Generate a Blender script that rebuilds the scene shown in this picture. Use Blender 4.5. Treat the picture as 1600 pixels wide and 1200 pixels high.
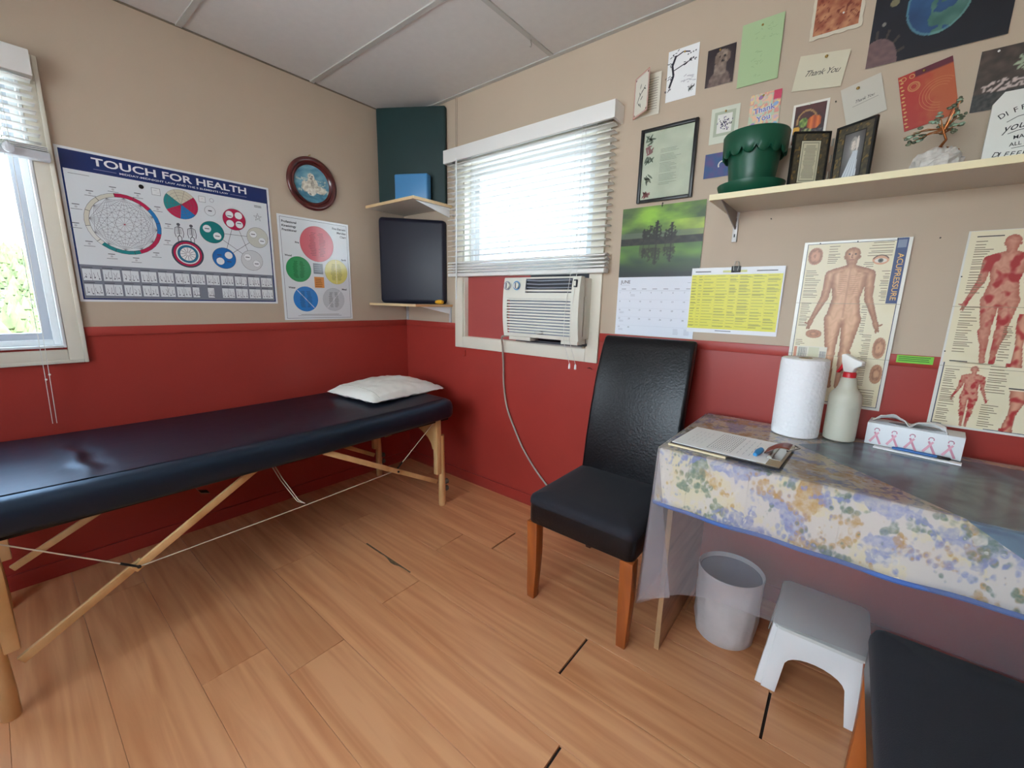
import bpy, bmesh, math, random
from math import sin, cos, pi, radians
from mathutils import Vector, Matrix, noise as mnoise
import numpy as np

random.seed(7)
for o in list(bpy.data.objects): bpy.data.objects.remove(o)
SC = bpy.context.scene
COL = SC.collection

# ---------------------------------------------------------------- camera
cam_d = bpy.data.cameras.new('camera'); cam = bpy.data.objects.new('camera', cam_d); COL.objects.link(cam)
cam.location = (2.5872, -1.9498, 1.2397)
cam.rotation_euler = (1.3754, -0.0217, 0.6806)
cam_d.sensor_fit = 'HORIZONTAL'; cam_d.sensor_width = 36.0; cam_d.lens = 650.13 * 36 / 1600
cam_d.clip_start = 0.02; cam_d.clip_end = 500
SC.camera = cam

# ---------------------------------------------------------------- sky, sun, exposure
SC.view_settings.view_transform = 'Standard'
try: SC.view_settings.look = 'None'
except Exception: pass
SC.view_settings.exposure = 1.78
SC.view_settings.gamma = 1.0
SC.view_settings.use_curve_mapping = False

world = bpy.data.worlds.new('sky'); SC.world = world; world.use_nodes = True
wn = world.node_tree; wn.nodes.clear()
w_out = wn.nodes.new('ShaderNodeOutputWorld'); w_bg = wn.nodes.new('ShaderNodeBackground')
w_tc = wn.nodes.new('ShaderNodeTexCoord'); w_sep = wn.nodes.new('ShaderNodeSeparateXYZ'); w_ramp = wn.nodes.new('ShaderNodeValToRGB')
wn.links.new(w_tc.outputs['Generated'], w_sep.inputs[0]); wn.links.new(w_sep.outputs['Z'], w_ramp.inputs[0])
w_ramp.color_ramp.elements[0].position = 0.0; w_ramp.color_ramp.elements[0].color = (0.87, 0.94, 1.0, 1)
w_ramp.color_ramp.elements[1].position = 0.75; w_ramp.color_ramp.elements[1].color = (0.53, 0.75, 1.0, 1)
wn.links.new(w_ramp.outputs[0], w_bg.inputs[0]); w_bg.inputs[1].default_value = 4.5
wn.links.new(w_bg.outputs[0], w_out.inputs[0])

sun_d = bpy.data.lights.new('sun', 'SUN'); sun = bpy.data.objects.new('sun', sun_d); COL.objects.link(sun)
sun_d.energy = 3.5; sun_d.angle = radians(0.6); sun_d.color = (1.0, 0.95, 0.86)
sun.rotation_euler = (radians(38), 0, radians(78))

# ---------------------------------------------------------------- helpers
def S(r, g=None, b=None):
    if g is None: r, g, b = r
    def f(c):
        c /= 255.0
        return c / 12.92 if c <= 0.04045 else ((c + 0.055) / 1.055) ** 2.4
    return (f(r), f(g), f(b))

OFF = {}
def put(o, parent):
    COL.objects.link(o)
    if parent is not None: o.parent = parent
    return o

def tag(o, label=None, cat=None, group=None, kind=None):
    if label: o['label'] = label
    if cat: o['category'] = cat
    if group: o['group'] = group
    if kind: o['kind'] = kind
    return o

def thing(name, label, cat, loc=(0, 0, 0), group=None, rotz=0):
    o = bpy.data.objects.new(name, None); o.empty_display_size = 0.05
    put(o, None); o.location = loc; o.rotation_euler = (0, 0, rotz)
    OFF[o] = Vector(loc)
    return tag(o, label, cat, group)

class MB:
    """collects geometry for ONE mesh object"""
    def __init__(s): s.v = []; s.f = []; s.m = []; s.cur = 0
    def face(s, idx): s.f.append(tuple(idx)); s.m.append(s.cur)
    def add(s, vs, fs):
        b = len(s.v); s.v += [tuple(x) for x in vs]
        for f in fs: s.face([b + i for i in f])
        return s
    def box(s, lo, hi):
        x0, y0, z0 = lo; x1, y1, z1 = hi
        return s.add([(x0,y0,z0),(x1,y0,z0),(x1,y1,z0),(x0,y1,z0),(x0,y0,z1),(x1,y0,z1),(x1,y1,z1),(x0,y1,z1)],
                     [(0,3,2,1),(4,5,6,7),(0,1,5,4),(1,2,6,5),(2,3,7,6),(3,0,4,7)])
    def cbox(s, c, d): return s.box([c[i]-d[i]/2 for i in range(3)], [c[i]+d[i]/2 for i in range(3)])
    def bar(s, a, b, w, h, up=(0,0,1)):
        a = Vector(a); b = Vector(b); d = (b-a).normalized(); up = Vector(up)
        sx = d.cross(up)
        if sx.length < 1e-4: sx = d.cross(Vector((0,1,0)))
        sx.normalize(); sy = sx.cross(d).normalized()
        vs = []
        for p in (a, b):
            for i, j in ((-1,-1),(1,-1),(1,1),(-1,1)): vs.append(p + sx*(i*w/2) + sy*(j*h/2))
        return s.add(vs, [(0,1,2,3),(7,6,5,4),(0,4,5,1),(1,5,6,2),(2,6,7,3),(3,7,4,0)])
    def tube(s, pts, r, n=8, cap=True):
        pts = [Vector(p) for p in pts]; rings = []; prev = None
        for i, p in enumerate(pts):
            t = (pts[min(i+1, len(pts)-1)] - pts[max(i-1, 0)]).normalized()
            if prev is None:
                u = t.cross(Vector((0,0,1)))
                if u.length < 1e-3: u = t.cross(Vector((1,0,0)))
            else: u = prev - t * prev.dot(t)
            u.normalize(); prev = u; w = t.cross(u)
            rr = r[i] if isinstance(r, (list, tuple)) else r
            rings.append([p + u*(rr*cos(2*pi*k/n)) + w*(rr*sin(2*pi*k/n)) for k in range(n)])
        return s.loft(rings, True, cap)
    def loft(s, rings, closed=True, cap=True):
        b = len(s.v); n = len(rings[0])
        for r in rings: s.v += [tuple(x) for x in r]
        for i in range(len(rings)-1):
            for k in range(n if closed else n-1):
                k2 = (k+1) % n
                s.face((b+i*n+k, b+i*n+k2, b+(i+1)*n+k2, b+(i+1)*n+k))
        if cap and closed:
            s.face([b+k for k in range(n)][::-1]); s.face([b+(len(rings)-1)*n+k for k in range(n)])
        return s
    def lathe(s, prof, c=(0,0,0), n=32, cap=True):
        return s.loft([[(c[0]+r*cos(2*pi*k/n), c[1]+r*sin(2*pi*k/n), c[2]+z) for k in range(n)] for r, z in prof], True, cap)
    def cyl(s, a, b, r, n=16, r2=None): return s.tube([a, b], [r, r if r2 is None else r2], n)
    def grid(s, fn, nu, nv):
        b = len(s.v)
        for j in range(nv+1):
            for i in range(nu+1): s.v.append(tuple(fn(i/nu, j/nv)))
        for j in range(nv):
            for i in range(nu):
                a = b + j*(nu+1) + i; s.face((a, a+1, a+nu+2, a+nu+1))
        return s
    def prism(s, poly, a, b, axis):
        """extrude a 2D polygon between a and b along axis (0 x, 1 y, 2 z)"""
        def m(p, t):
            return (t, p[0], p[1]) if axis == 0 else (p[0], t, p[1]) if axis == 1 else (p[0], p[1], t)
        n = len(poly)
        return s.add([m(p, a) for p in poly] + [m(p, b) for p in poly],
                     [tuple(range(n))[::-1], tuple(range(n, 2*n))] + [(i, (i+1) % n, n+(i+1) % n, n+i) for i in range(n)])
    def ell(s, c, r, nu=16, nv=10):
        rings = []
        for j in range(nv+1):
            a = -pi/2 + pi*j/nv; q = max(cos(a), 1e-3)
            rings.append([(c[0]+r[0]*q*cos(2*pi*k/nu), c[1]+r[1]*q*sin(2*pi*k/nu), c[2]+r[2]*sin(a)) for k in range(nu)])
        return s.loft(rings)
    def build(s, name, mats, parent=None, bevel=0, seg=2, smooth=False, local=False, subsurf=0, ang=None, solid=0):
        if not isinstance(mats, (list, tuple)): mats = [mats]
        vs = [Vector(v) for v in s.v]
        if parent is None:
            lo = [min(v[i] for v in vs) for i in range(3)]; hi = [max(v[i] for v in vs) for i in range(3)]
            off = Vector(((lo[0]+hi[0])/2, (lo[1]+hi[1])/2, lo[2]))
        elif local: off = Vector((0, 0, 0))
        else: off = OFF.get(parent, Vector((0, 0, 0)))
        if not (local and parent is None): vs = [v - off for v in vs]
        me = bpy.data.meshes.new(name); me.from_pydata(vs, [], s.f)
        for m in mats: me.materials.append(m)
        for p, mi in zip(me.polygons, s.m): p.material_index = mi
        bm = bmesh.new(); bm.from_mesh(me)
        if not solid: bmesh.ops.recalc_face_normals(bm, faces=bm.faces)
        if bevel:
            es = [e for e in bm.edges if len(e.link_faces) == 2 and e.calc_face_angle(0) > 0.5]
            bmesh.ops.bevel(bm, geom=es, offset=bevel, segments=seg, affect='EDGES', profile=0.5, clamp_overlap=True)
        bm.to_mesh(me); bm.free()
        if smooth or bevel:
            me.polygons.foreach_set('use_smooth', [True]*len(me.polygons))
            try: me.set_sharp_from_angle(angle=radians(ang or 40))
            except Exception: pass
        o = bpy.data.objects.new(name, me); put(o, parent)
        if parent is None:
            if not local: o.location = off
            OFF[o] = off if not local else Vector((0, 0, 0))
        else: OFF[o] = OFF.get(parent, Vector((0, 0, 0)))
        if solid:
            md = o.modifiers.new('thick', 'SOLIDIFY'); md.thickness = solid; md.offset = 0
        if subsurf:
            md = o.modifiers.new('sub', 'SUBSURF'); md.levels = subsurf; md.render_levels = subsurf
        return o

def struct(o): o['kind'] = 'structure'; return o

# ---------------------------------------------------------------- materials
def newmat(name):
    m = bpy.data.materials.new(name); m.use_nodes = True
    nt = m.node_tree; b = nt.nodes['Principled BSDF']
    return m, nt, b
def M(name, col, rough=0.5, metal=0.0, spec=0.5, var=0.0, vscale=6.0, bump=0.0, bscale=200.0, coat=0.0, sheen=0.0, trans=0.0, stretch=(1,1,1), coat_rough=0.1):
    m, nt, b = newmat(name)
    c = (*col, 1)
    b.inputs['Base Color'].default_value = c
    b.inputs['Roughness'].default_value = rough; b.inputs['Metallic'].default_value = metal
    b.inputs['Specular IOR Level'].default_value = spec
    b.inputs['Coat Weight'].default_value = coat; b.inputs['Coat Roughness'].default_value = coat_rough
    b.inputs['Sheen Weight'].default_value = sheen
    b.inputs['Transmission Weight'].default_value = trans
    tc = nt.nodes.new('ShaderNodeTexCoord'); mp = nt.nodes.new('ShaderNodeMapping')
    mp.inputs['Scale'].default_value = stretch; nt.links.new(tc.outputs['Object'], mp.inputs[0])
    if var:
        n = nt.nodes.new('ShaderNodeTexNoise'); n.inputs['Scale'].default_value = vscale; n.inputs['Detail'].default_value = 5
        nt.links.new(mp.outputs[0], n.inputs['Vector'])
        r = nt.nodes.new('ShaderNodeValToRGB')
        r.color_ramp.elements[0].position = 0.3; r.color_ramp.elements[1].position = 0.7
        r.color_ramp.elements[0].color = (*[x*(1-var) for x in col], 1)
        r.color_ramp.elements[1].color = (*[min(1, x*(1+var)) for x in col], 1)
        nt.links.new(n.outputs['Fac'], r.inputs[0]); nt.links.new(r.outputs[0], b.inputs['Base Color'])
    if bump:
        n2 = nt.nodes.new('ShaderNodeTexNoise'); n2.inputs['Scale'].default_value = bscale; n2.inputs['Detail'].default_value = 3
        nt.links.new(mp.outputs[0], n2.inputs['Vector'])
        bp = nt.nodes.new('ShaderNodeBump'); bp.inputs['Strength'].default_value = bump; bp.inputs['Distance'].default_value = 0.003
        nt.links.new(n2.outputs['Fac'], bp.inputs['Height']); nt.links.new(bp.outputs[0], b.inputs['Normal'])
    return m

def wood(name, c1, c2, rough=0.4, scale=(1.2, 14, 14), rnd=True, bump=0.05, coat=0.0, spec=0.5, figure=0.5):
    m, nt, b = newmat(name); L = nt.links.new
    tc = nt.nodes.new('ShaderNodeTexCoord'); mp = nt.nodes.new('ShaderNodeMapping'); mp.inputs['Scale'].default_value = scale
    L(tc.outputs['Object'], mp.inputs[0]); vec = mp.outputs[0]
    if rnd:
        oi = nt.nodes.new('ShaderNodeObjectInfo'); mul = nt.nodes.new('ShaderNodeMath'); mul.operation = 'MULTIPLY'; mul.inputs[1].default_value = 57.0
        L(oi.outputs['Random'], mul.inputs[0])
        ad = nt.nodes.new('ShaderNodeVectorMath'); ad.operation = 'ADD'; L(vec, ad.inputs[0]); L(mul.outputs[0], ad.inputs[1]); vec = ad.outputs[0]
    n1 = nt.nodes.new('ShaderNodeTexNoise'); n1.inputs['Scale'].default_value = 1.0; n1.inputs['Detail'].default_value = 6; n1.inputs['Distortion'].default_value = 1.2; L(vec, n1.inputs['Vector'])
    # cathedral figure: rings cut from a slow noise field
    n2 = nt.nodes.new('ShaderNodeTexNoise'); n2.inputs['Scale'].default_value = 0.45; n2.inputs['Detail'].default_value = 1.5; L(vec, n2.inputs['Vector'])
    mm = nt.nodes.new('ShaderNodeMath'); mm.operation = 'MULTIPLY'; mm.inputs[1].default_value = 60; L(n2.outputs['Fac'], mm.inputs[0])
    sn = nt.nodes.new('ShaderNodeMath'); sn.operation = 'SINE'; L(mm.outputs[0], sn.inputs[0])
    ma = nt.nodes.new('ShaderNodeMath'); ma.operation = 'MULTIPLY_ADD'; ma.inputs[1].default_value = 0.10*figure; L(sn.outputs[0], ma.inputs[0]); L(n1.outputs['Fac'], ma.inputs[2])
    r = nt.nodes.new('ShaderNodeValToRGB'); r.color_ramp.elements[0].position = 0.28; r.color_ramp.elements[1].position = 0.66
    r.color_ramp.elements[0].color = (*c1, 1); r.color_ramp.elements[1].color = (*c2, 1); L(ma.outputs[0], r.inputs[0])
    col = r.outputs[0]
    if rnd:
        hs = nt.nodes.new('ShaderNodeHueSaturation'); mr = nt.nodes.new('ShaderNodeMapRange'); mr.inputs[3].default_value = 0.94; mr.inputs[4].default_value = 1.05
        L(oi.outputs['Random'], mr.inputs[0]); L(mr.outputs[0], hs.inputs['Value']); L(col, hs.inputs['Color']); col = hs.outputs[0]
    L(col, b.inputs['Base Color']); b.inputs['Roughness'].default_value = rough; b.inputs['Coat Weight'].default_value = coat
    b.inputs['Specular IOR Level'].default_value = spec
    bp = nt.nodes.new('ShaderNodeBump'); bp.inputs['Strength'].default_value = bump; bp.inputs['Distance'].default_value = 0.002
    L(n1.outputs['Fac'], bp.inputs['Height']); L(bp.outputs[0], b.inputs['Normal'])
    return m

def inkmat(name, rough, spec=0.5, bump=0.0, bscale=6):
    m, nt, b = newmat(name); a = nt.nodes.new('ShaderNodeAttribute'); a.attribute_name = 'Col'
    nt.links.new(a.outputs['Color'], b.inputs['Base Color']); b.inputs['Roughness'].default_value = rough; b.inputs['Specular IOR Level'].default_value = spec
    if bump:
        tc = nt.nodes.new('ShaderNodeTexCoord'); n2 = nt.nodes.new('ShaderNodeTexNoise'); n2.inputs['Scale'].default_value = bscale
        nt.links.new(tc.outputs['Object'], n2.inputs['Vector'])
        bp = nt.nodes.new('ShaderNodeBump'); bp.inputs['Strength'].default_value = bump; bp.inputs['Distance'].default_value = 0.01
        nt.links.new(n2.outputs['Fac'], bp.inputs['Height']); nt.links.new(bp.outputs[0], b.inputs['Normal'])
    return m

def sheet_glass(name, tint, gloss, rough, white=0.0, wcol=(0.9,0.9,0.92)):
    """thin clear sheet: straight transmission + surface reflection (+ a little milky scatter)"""
    m = bpy.data.materials.new(name); m.use_nodes = True; nt = m.node_tree; nt.nodes.clear(); L = nt.links.new
    out = nt.nodes.new('ShaderNodeOutputMaterial'); tr = nt.nodes.new('ShaderNodeBsdfTransparent'); tr.inputs[0].default_value = (*tint, 1)
    gl = nt.nodes.new('ShaderNodeBsdfGlossy'); gl.inputs['Roughness'].default_value = rough; gl.inputs[0].default_value = (1,1,1,1)
    lw = nt.nodes.new('ShaderNodeFresnel'); lw.inputs[0].default_value = 1.45
    mu = nt.nodes.new('ShaderNodeMath'); mu.operation = 'MULTIPLY'; mu.inputs[1].default_value = gloss; L(lw.outputs[0], mu.inputs[0])
    cur = tr.outputs[0]
    if white:
        df = nt.nodes.new('ShaderNodeBsdfDiffuse'); df.inputs[0].default_value = (*wcol, 1)
        tl = nt.nodes.new('ShaderNodeBsdfTranslucent'); tl.inputs[0].default_value = (*wcol, 1)
        m0 = nt.nodes.new('ShaderNodeMixShader'); m0.inputs[0].default_value = 0.4; L(df.outputs[0], m0.inputs[1]); L(tl.outputs[0], m0.inputs[2])
        m1 = nt.nodes.new('ShaderNodeMixShader'); m1.inputs[0].default_value = white; L(cur, m1.inputs[1]); L(m0.outputs[0], m1.inputs[2]); cur = m1.outputs[0]
    mx = nt.nodes.new('ShaderNodeMixShader'); L(mu.outputs[0], mx.inputs[0]); L(cur, mx.inputs[1]); L(gl.outputs[0], mx.inputs[2]); L(mx.outputs[0], out.inputs[0])
    return m

beige = M('beige_paint', S(192, 173, 152), 0.55, var=0.03, vscale=3, bump=0.08, bscale=60)
redp = M('red_paint', S(168, 58, 50), 0.38, var=0.05, vscale=4, bump=0.06, bscale=50, spec=0.45)
red_panel = M('red_panel_paint', S(172, 74, 70), 0.5, var=0.04, vscale=5)
white_paint = M('white_trim_paint', S(228, 222, 206), 0.35, var=0.02)
white_vinyl = M('white_vinyl', S(232, 235, 236), 0.3)
ceil_m = M('ceiling_board', S(214, 210, 206), 0.8, var=0.02, vscale=30, bump=0.05, bscale=120)
tee_m = M('grid_metal', S(186, 184, 178), 0.5)
dark_gap = M('floor_underlay', S(46, 34, 28), 0.9)
floor_m = wood('laminate_board', S(206, 135, 88), S(231, 166, 116), 0.33, (1.0, 16, 16), bump=0.03, figure=0.55, spec=0.4)
beech = wood('beech_wood', S(196, 148, 92), S(226, 184, 130), 0.4, (6, 6, 2))
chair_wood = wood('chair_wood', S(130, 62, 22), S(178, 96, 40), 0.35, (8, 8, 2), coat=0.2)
ply = wood('plywood', S(150, 104, 72), S(190, 142, 104), 0.45, (2, 2, 12))
ply_edge = M('ply_edge', S(176, 138, 98), 0.5, var=0.1, vscale=20)
shelf_edge = M('shelf_edge_pine', S(226, 196, 150), 0.5, var=0.06, vscale=10)
melamine = M('white_melamine', S(212, 206, 196), 0.4)
shelf_cream = M('cream_edge', S(236, 224, 184), 0.45)
blackl = M('black_leatherette', S(15, 14, 18), 0.33, bump=0.35, bscale=110, spec=0.35)
seatcloth = M('navy_black_cloth', S(20, 19, 29), 0.8, bump=0.3, bscale=500, sheen=0.05)
navyv = M('navy_vinyl', S(14, 15, 26), 0.42, bump=0.25, bscale=18, spec=0.9)
navyv.node_tree.nodes['Principled BSDF'].inputs['Specular Tint'].default_value = (0.42, 0.66, 1.0, 1)
navyc = M('navy_cushion_vinyl', S(27, 28, 44), 0.42, spec=0.4)
greenc = M('dark_green_board', S(20, 50, 50), 0.6, var=0.08)
bluebox = M('blue_plastic', S(74, 138, 190), 0.35, var=0.05)
linen = M('cream_linen', S(236, 232, 222), 0.85, bump=0.25, bscale=300, var=0.03)
cord_m = M('cream_cord', S(214, 200, 176), 0.6)
cord_w = M('white_cord', S(232, 230, 224), 0.5)
black_m = M('black_plastic', S(18, 18, 20), 0.4)
steel = M('steel', S(170, 168, 160), 0.28, metal=1.0)
brass = M('brass_pin', S(180, 150, 90), 0.3, metal=1.0)
grey_metal = M('grey_knob', S(110, 112, 100), 0.5, metal=0.3)
ac_m = M('ac_plastic', S(222, 220, 208), 0.42)
ac_dark = M('ac_dark', S(44, 46, 54), 0.5)
ac_grey = M('ac_grey', S(150, 156, 170), 0.5)
accord = M('ac_cord', S(168, 158, 146), 0.5)
slat_m = M('blind_slat', S(236, 234, 230), 0.4)
paper = M('paper', S(240, 240, 240), 0.6)
plasticw = M('white_plastic', S(236, 234, 230), 0.38, spec=0.5)
bag_m = M('bin_bag', S(200, 192, 188), 0.42, var=0.06, vscale=14, bump=1.0, bscale=26)
bin_m = M('bin_grey', S(90, 94, 108), 0.6)
potgreen = M('pot_green', S(8, 78, 56), 0.38, spec=0.5)
yellow_m = M('yellow_plastic', S(232, 170, 40), 0.4)
pinkred = M('red_plastic', S(206, 28, 42), 0.35)
clear_pl = sheet_glass('clear_plastic_sheet', (0.90, 0.89, 0.90), 0.85, 0.16, white=0.15, wcol=(0.86, 0.86, 0.92))
glass_m = sheet_glass('window_glass', (0.96, 0.98, 0.98), 0.6, 0.02)
ink_matte = inkmat('printed_ink', 0.6)
ink_lam = inkmat('printed_laminate', 0.12, 0.55, bump=0.12, bscale=5)
ink_satin = inkmat('printed_satin', 0.38)
lamin = M('laminated_white', S(228, 231, 234), 0.12, bump=0.1, bscale=5)

# ---------------------------------------------------------------- printed sheets
_tc = {}
def text_mesh(s, bold=0.0, spacing=1.0):
    k = (s, bold, spacing)
    if k in _tc: return _tc[k]
    cu = bpy.data.curves.new('t', 'FONT'); cu.body = s; cu.size = 1.0; cu.resolution_u = 3; cu.offset = bold; cu.space_character = spacing
    cu.align_x = 'LEFT'
    ob = bpy.data.objects.new('t', cu); me = ob.to_mesh()
    v = [(p.co.x, p.co.y) for p in me.vertices]; f = [tuple(p.vertices) for p in me.polygons]
    ob.to_mesh_clear(); bpy.data.objects.remove(ob); bpy.data.curves.remove(cu)
    x0 = min([p[0] for p in v], default=0); x1 = max([p[0] for p in v], default=1)
    y0 = min([p[1] for p in v], default=0); y1 = max([p[1] for p in v], default=1)
    _tc[k] = (v, f, x0, x1, y0, y1); return _tc[k]

class Ink:
    """flat print on a W x H sheet. positions u (0 left .. 1 right), v (0 top .. 1 bottom); radii as fractions of W"""
    def __init__(s, W, H, z0=0.0006, dz=0.00012):
        s.W, s.H, s.z, s.dz = W, H, z0, dz; s.v = []; s.f = []; s.c = []
    def up(s): s.z += s.dz
    def P(s, u, v): return ((u-0.5)*s.W, (0.5-v)*s.H)
    def raw(s, pts, col, faces=None):
        b = len(s.v); s.v += [(x, y, s.z) for x, y in pts]
        for f in (faces or [range(len(pts))]):
            s.f.append([b+i for i in f]); s.c.append([col]*len(s.f[-1]))
    def poly(s, uv, col): s.raw([s.P(*p) for p in uv], S(col))
    def rect(s, u0, v0, u1, v1, col): s.poly([(u0,v1),(u1,v1),(u1,v0),(u0,v0)], col)
    def ell(s, u, v, r, col, ry=None, n=28, a0=0, a1=2*pi, rot=0):
        cx, cy = s.P(u, v); rx = r*s.W; ry = (ry or r)*s.W; full = abs(a1-a0-2*pi) < 1e-6
        pts = [] if full else [(cx, cy)]
        for i in range(n if full else n+1):
            a = a0+(a1-a0)*i/n; x, y = rx*cos(a), ry*sin(a)
            pts.append((cx+x*cos(rot)-y*sin(rot), cy+x*sin(rot)+y*cos(rot)))
        s.raw(pts, S(col))
    def ring(s, u, v, r0, r1, col, a0=0, a1=2*pi, n=36):
        cx, cy = s.P(u, v); pts = []; fs = []
        for i in range(n+1):
            a = a0+(a1-a0)*i/n
            pts += [(cx+r0*s.W*cos(a), cy+r0*s.W*sin(a)), (cx+r1*s.W*cos(a), cy+r1*s.W*sin(a))]
            if i: fs.append((2*i-2, 2*i-1, 2*i+1, 2*i))
        s.raw(pts, S(col), fs)
    def line(s, p, q, w, col):
        (x0, y0), (x1, y1) = s.P(*p), s.P(*q); d = math.hypot(x1-x0, y1-y0) or 1e-6
        nx, ny = -(y1-y0)/d*w*s.W/2, (x1-x0)/d*w*s.W/2
        s.raw([(x0+nx,y0+ny),(x0-nx,y0-ny),(x1-nx,y1-ny),(x1+nx,y1+ny)], S(col))
    def pline(s, pts, w, col):
        for a, b in zip(pts, pts[1:]): s.line(a, b, w, col)
    def text(s, t, u0, v, h, col, u1=None, align='L', bold=0.0, shear=0.0, spacing=1.0, rot=0.0):
        """cap height h (fraction of H); baseline v; stretched to u1 if given"""
        vs, fs, x0, x1, y0, y1 = text_mesh(t, bold, spacing)
        k = h*s.H/0.72; kx = k
        if u1 is not None: kx = (u1-u0)*s.W/max(1e-6, x1-x0)
        ox, oy = s.P(u0, v); w = (x1-x0)*kx
        dx = 0 if align == 'L' else -w/2 if align == 'C' else -w
        pts = []
        for x, y in vs:
            X = (x-x0)*kx+dx+shear*y*k; Y = y*k
            pts.append((ox+X*cos(rot)-Y*sin(rot), oy+X*sin(rot)+Y*cos(rot)))
        s.raw(pts, S(col), fs)
    def lines(s, u0, v0, u1, n, dv, col, h=0.004, jit=0.25, seed=0, align='L'):
        rr = random.Random(seed)
        for i in range(n):
            w = (u1-u0)*(1-rr.random()*jit); v = v0+i*dv
            a = u0 if align == 'L' else u1-w if align == 'R' else (u0+u1-w)/2
            s.rect(a, v, a+w, v+h, col)
    def image(s, u0, v0, u1, v1, fn, nu, nv):
        """painted area: colour from a function on a fine grid"""
        b = len(s.v); cols = []
        for j in range(nv+1):
            for i in range(nu+1):
                x, y = s.P(u0+(u1-u0)*i/nu, v0+(v1-v0)*j/nv); s.v.append((x, y, s.z)); cols.append(S(fn(i/nu, j/nv)))
        for j in range(nv):
            for i in range(nu):
                a = j*(nu+1)+i; q = [a+nu+1, a+nu+2, a+1, a]
                s.f.append([b+t for t in q]); s.c.append([cols[t] for t in q])
    def build(s, name, mat, parent, bend=None):
        me = bpy.data.meshes.new(name)
        vs = [(x, y, z+bend(x/s.W+0.5, 0.5-y/s.H)) for x, y, z in s.v] if bend else s.v
        me.from_pydata(vs, [], s.f); me.materials.append(mat)
        at = me.color_attributes.new('Col', 'FLOAT_COLOR', 'CORNER')
        arr = np.array([(c[0], c[1], c[2], 1.0) for f in s.c for c in f], dtype=np.float32).ravel()
        at.data.foreach_set('color', arr)
        o = bpy.data.objects.new(name, me); put(o, parent); OFF[o] = Vector((0,0,0))
        return o

WALLB = Matrix(((1,0,0),(0,0,-1),(0,1,0)))      # sheet x -> +x, y -> +z, normal -> -y
WALLA = Matrix(((0,0,1),(1,0,0),(0,1,0)))       # sheet x -> +y, y -> +z, normal -> +x
def sheet(name, label, cat, wall, a0, a1, z0, z1, off, mat=None, th=0.0005, tilt=0, lean=0, yaw=0, group=None, shape=None, bend=None):
    """thin sheet hung on a wall: wall 'A' spans y, wall 'B' spans x"""
    W, H = a1-a0, z1-z0
    m = MB()
    if bend: 
        m.grid(lambda u, v: ((u-.5)*W, (.5-v)*H, bend(u, v)), 10, 10)
    elif shape: m.prism([((u-.5)*W, (.5-v)*H) for u, v in shape][::-1], -th, 0, 2)
    else: m.box((-W/2, -H/2, -th), (W/2, H/2, 0))
    o = m.build(name, mat or paper, local=True)
    R = (WALLA if wall == 'A' else WALLB).to_4x4()
    R = R @ Matrix.Rotation(yaw, 4, 'Y') @ Matrix.Rotation(lean, 4, 'X') @ Matrix.Rotation(tilt, 4, 'Z')
    c = Vector((off, (a0+a1)/2, (z0+z1)/2)) if wall == 'A' else Vector(((a0+a1)/2, -off, (z0+z1)/2))
    o.matrix_world = Matrix.Translation(c) @ R
    tag(o, label, cat, group)
    return o, Ink(W, H)

def pin(parent, W, H, u, v, mat=None, r=0.004):
    p = MB(); x, y = (u-.5)*W, (.5-v)*H
    p.cyl((x, y, 0), (x, y, 0.004), r*0.5, 8); p.ell((x, y, 0.005), (r, r, r*0.6), 10, 6)
    return p.build('push_pin', mat or brass, parent, smooth=True, local=True)

def nz(x, y, z=0.0): return mnoise.noise(Vector((x, y, z)))      # about -1 .. 1
def fbm(x, y, o=4, z=0.0):
    a = 0; k = 0.5
    for i in range(o): a += k*nz(x, y, z+i*7.3); x *= 2.1; y *= 2.1; k *= 0.5
    return a
def mix(a, b, t):
    t = max(0, min(1, t)); return tuple(a[i]+(b[i]-a[i])*t for i in range(3))

# ================================================================ THE ROOM
RX, RY, RZ = 3.75, -3.35, 2.44          # room: x 0..RX, y RY..0, z 0..RZ
RAIL = 1.0906                            # top of the red dado
GLASS_H = 1

def wall_cells(mb, us, zs, holes, mk):
    for i in range(len(us)-1):
        for j in range(len(zs)-1):
            uc, zc = (us[i]+us[i+1])/2, (zs[j]+zs[j+1])/2
            if any(h[0] < uc < h[1] and h[2] < zc < h[3] for h in holes): continue
            mb.cur = 0 if zc > RAIL else 1
            lo, hi = mk(us[i], us[i+1], zs[j], zs[j+1]); mb.box(lo, hi)

W2 = (0.612, 1.532, 0.998, 2.06)        # back-wall window opening  x0 x1 z0 z1
W1 = (-3.10, -1.765, 1.008, 2.06)       # left-wall window opening  y0 y1 z0 z1
mb = MB(); wall_cells(mb, [-0.12, W2[0], W2[1], RX+0.12], [0, W2[2], RAIL, W2[3], RZ+0.06], [W2], lambda a, b, c, d: ((a, 0, c), (b, 0.12, d)))
struct(mb.build('wall_back', [beige, redp]))
mb = MB(); wall_cells(mb, [RY, W1[0], W1[1], 0.0], [0, W1[2], RAIL, W1[3], RZ+0.06], [W1], lambda a, b, c, d: ((-0.12, a, c), (0, b, d)))
struct(mb.build('wall_left', [beige, redp]))
mb = MB(); wall_cells(mb, [RY-0.12, 0.0], [0, RAIL, RZ+0.06], [], lambda a, b, c, d: ((RX, a, c), (RX+0.12, b, d)))
struct(mb.build('wall_right', [beige, redp]))
W3 = (1.00, 2.80, 0.95, 2.10)           # window behind the camera, front wall  x0 x1 z0 z1
mb = MB(); wall_cells(mb, [-0.12, W3[0], W3[1], RX], [0, W3[2], RAIL, W3[3], RZ+0.06], [W3], lambda a, b, c, d: ((a, RY-0.12, c), (b, RY, d)))
struct(mb.build('wall_front', [beige, redp]))

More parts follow.
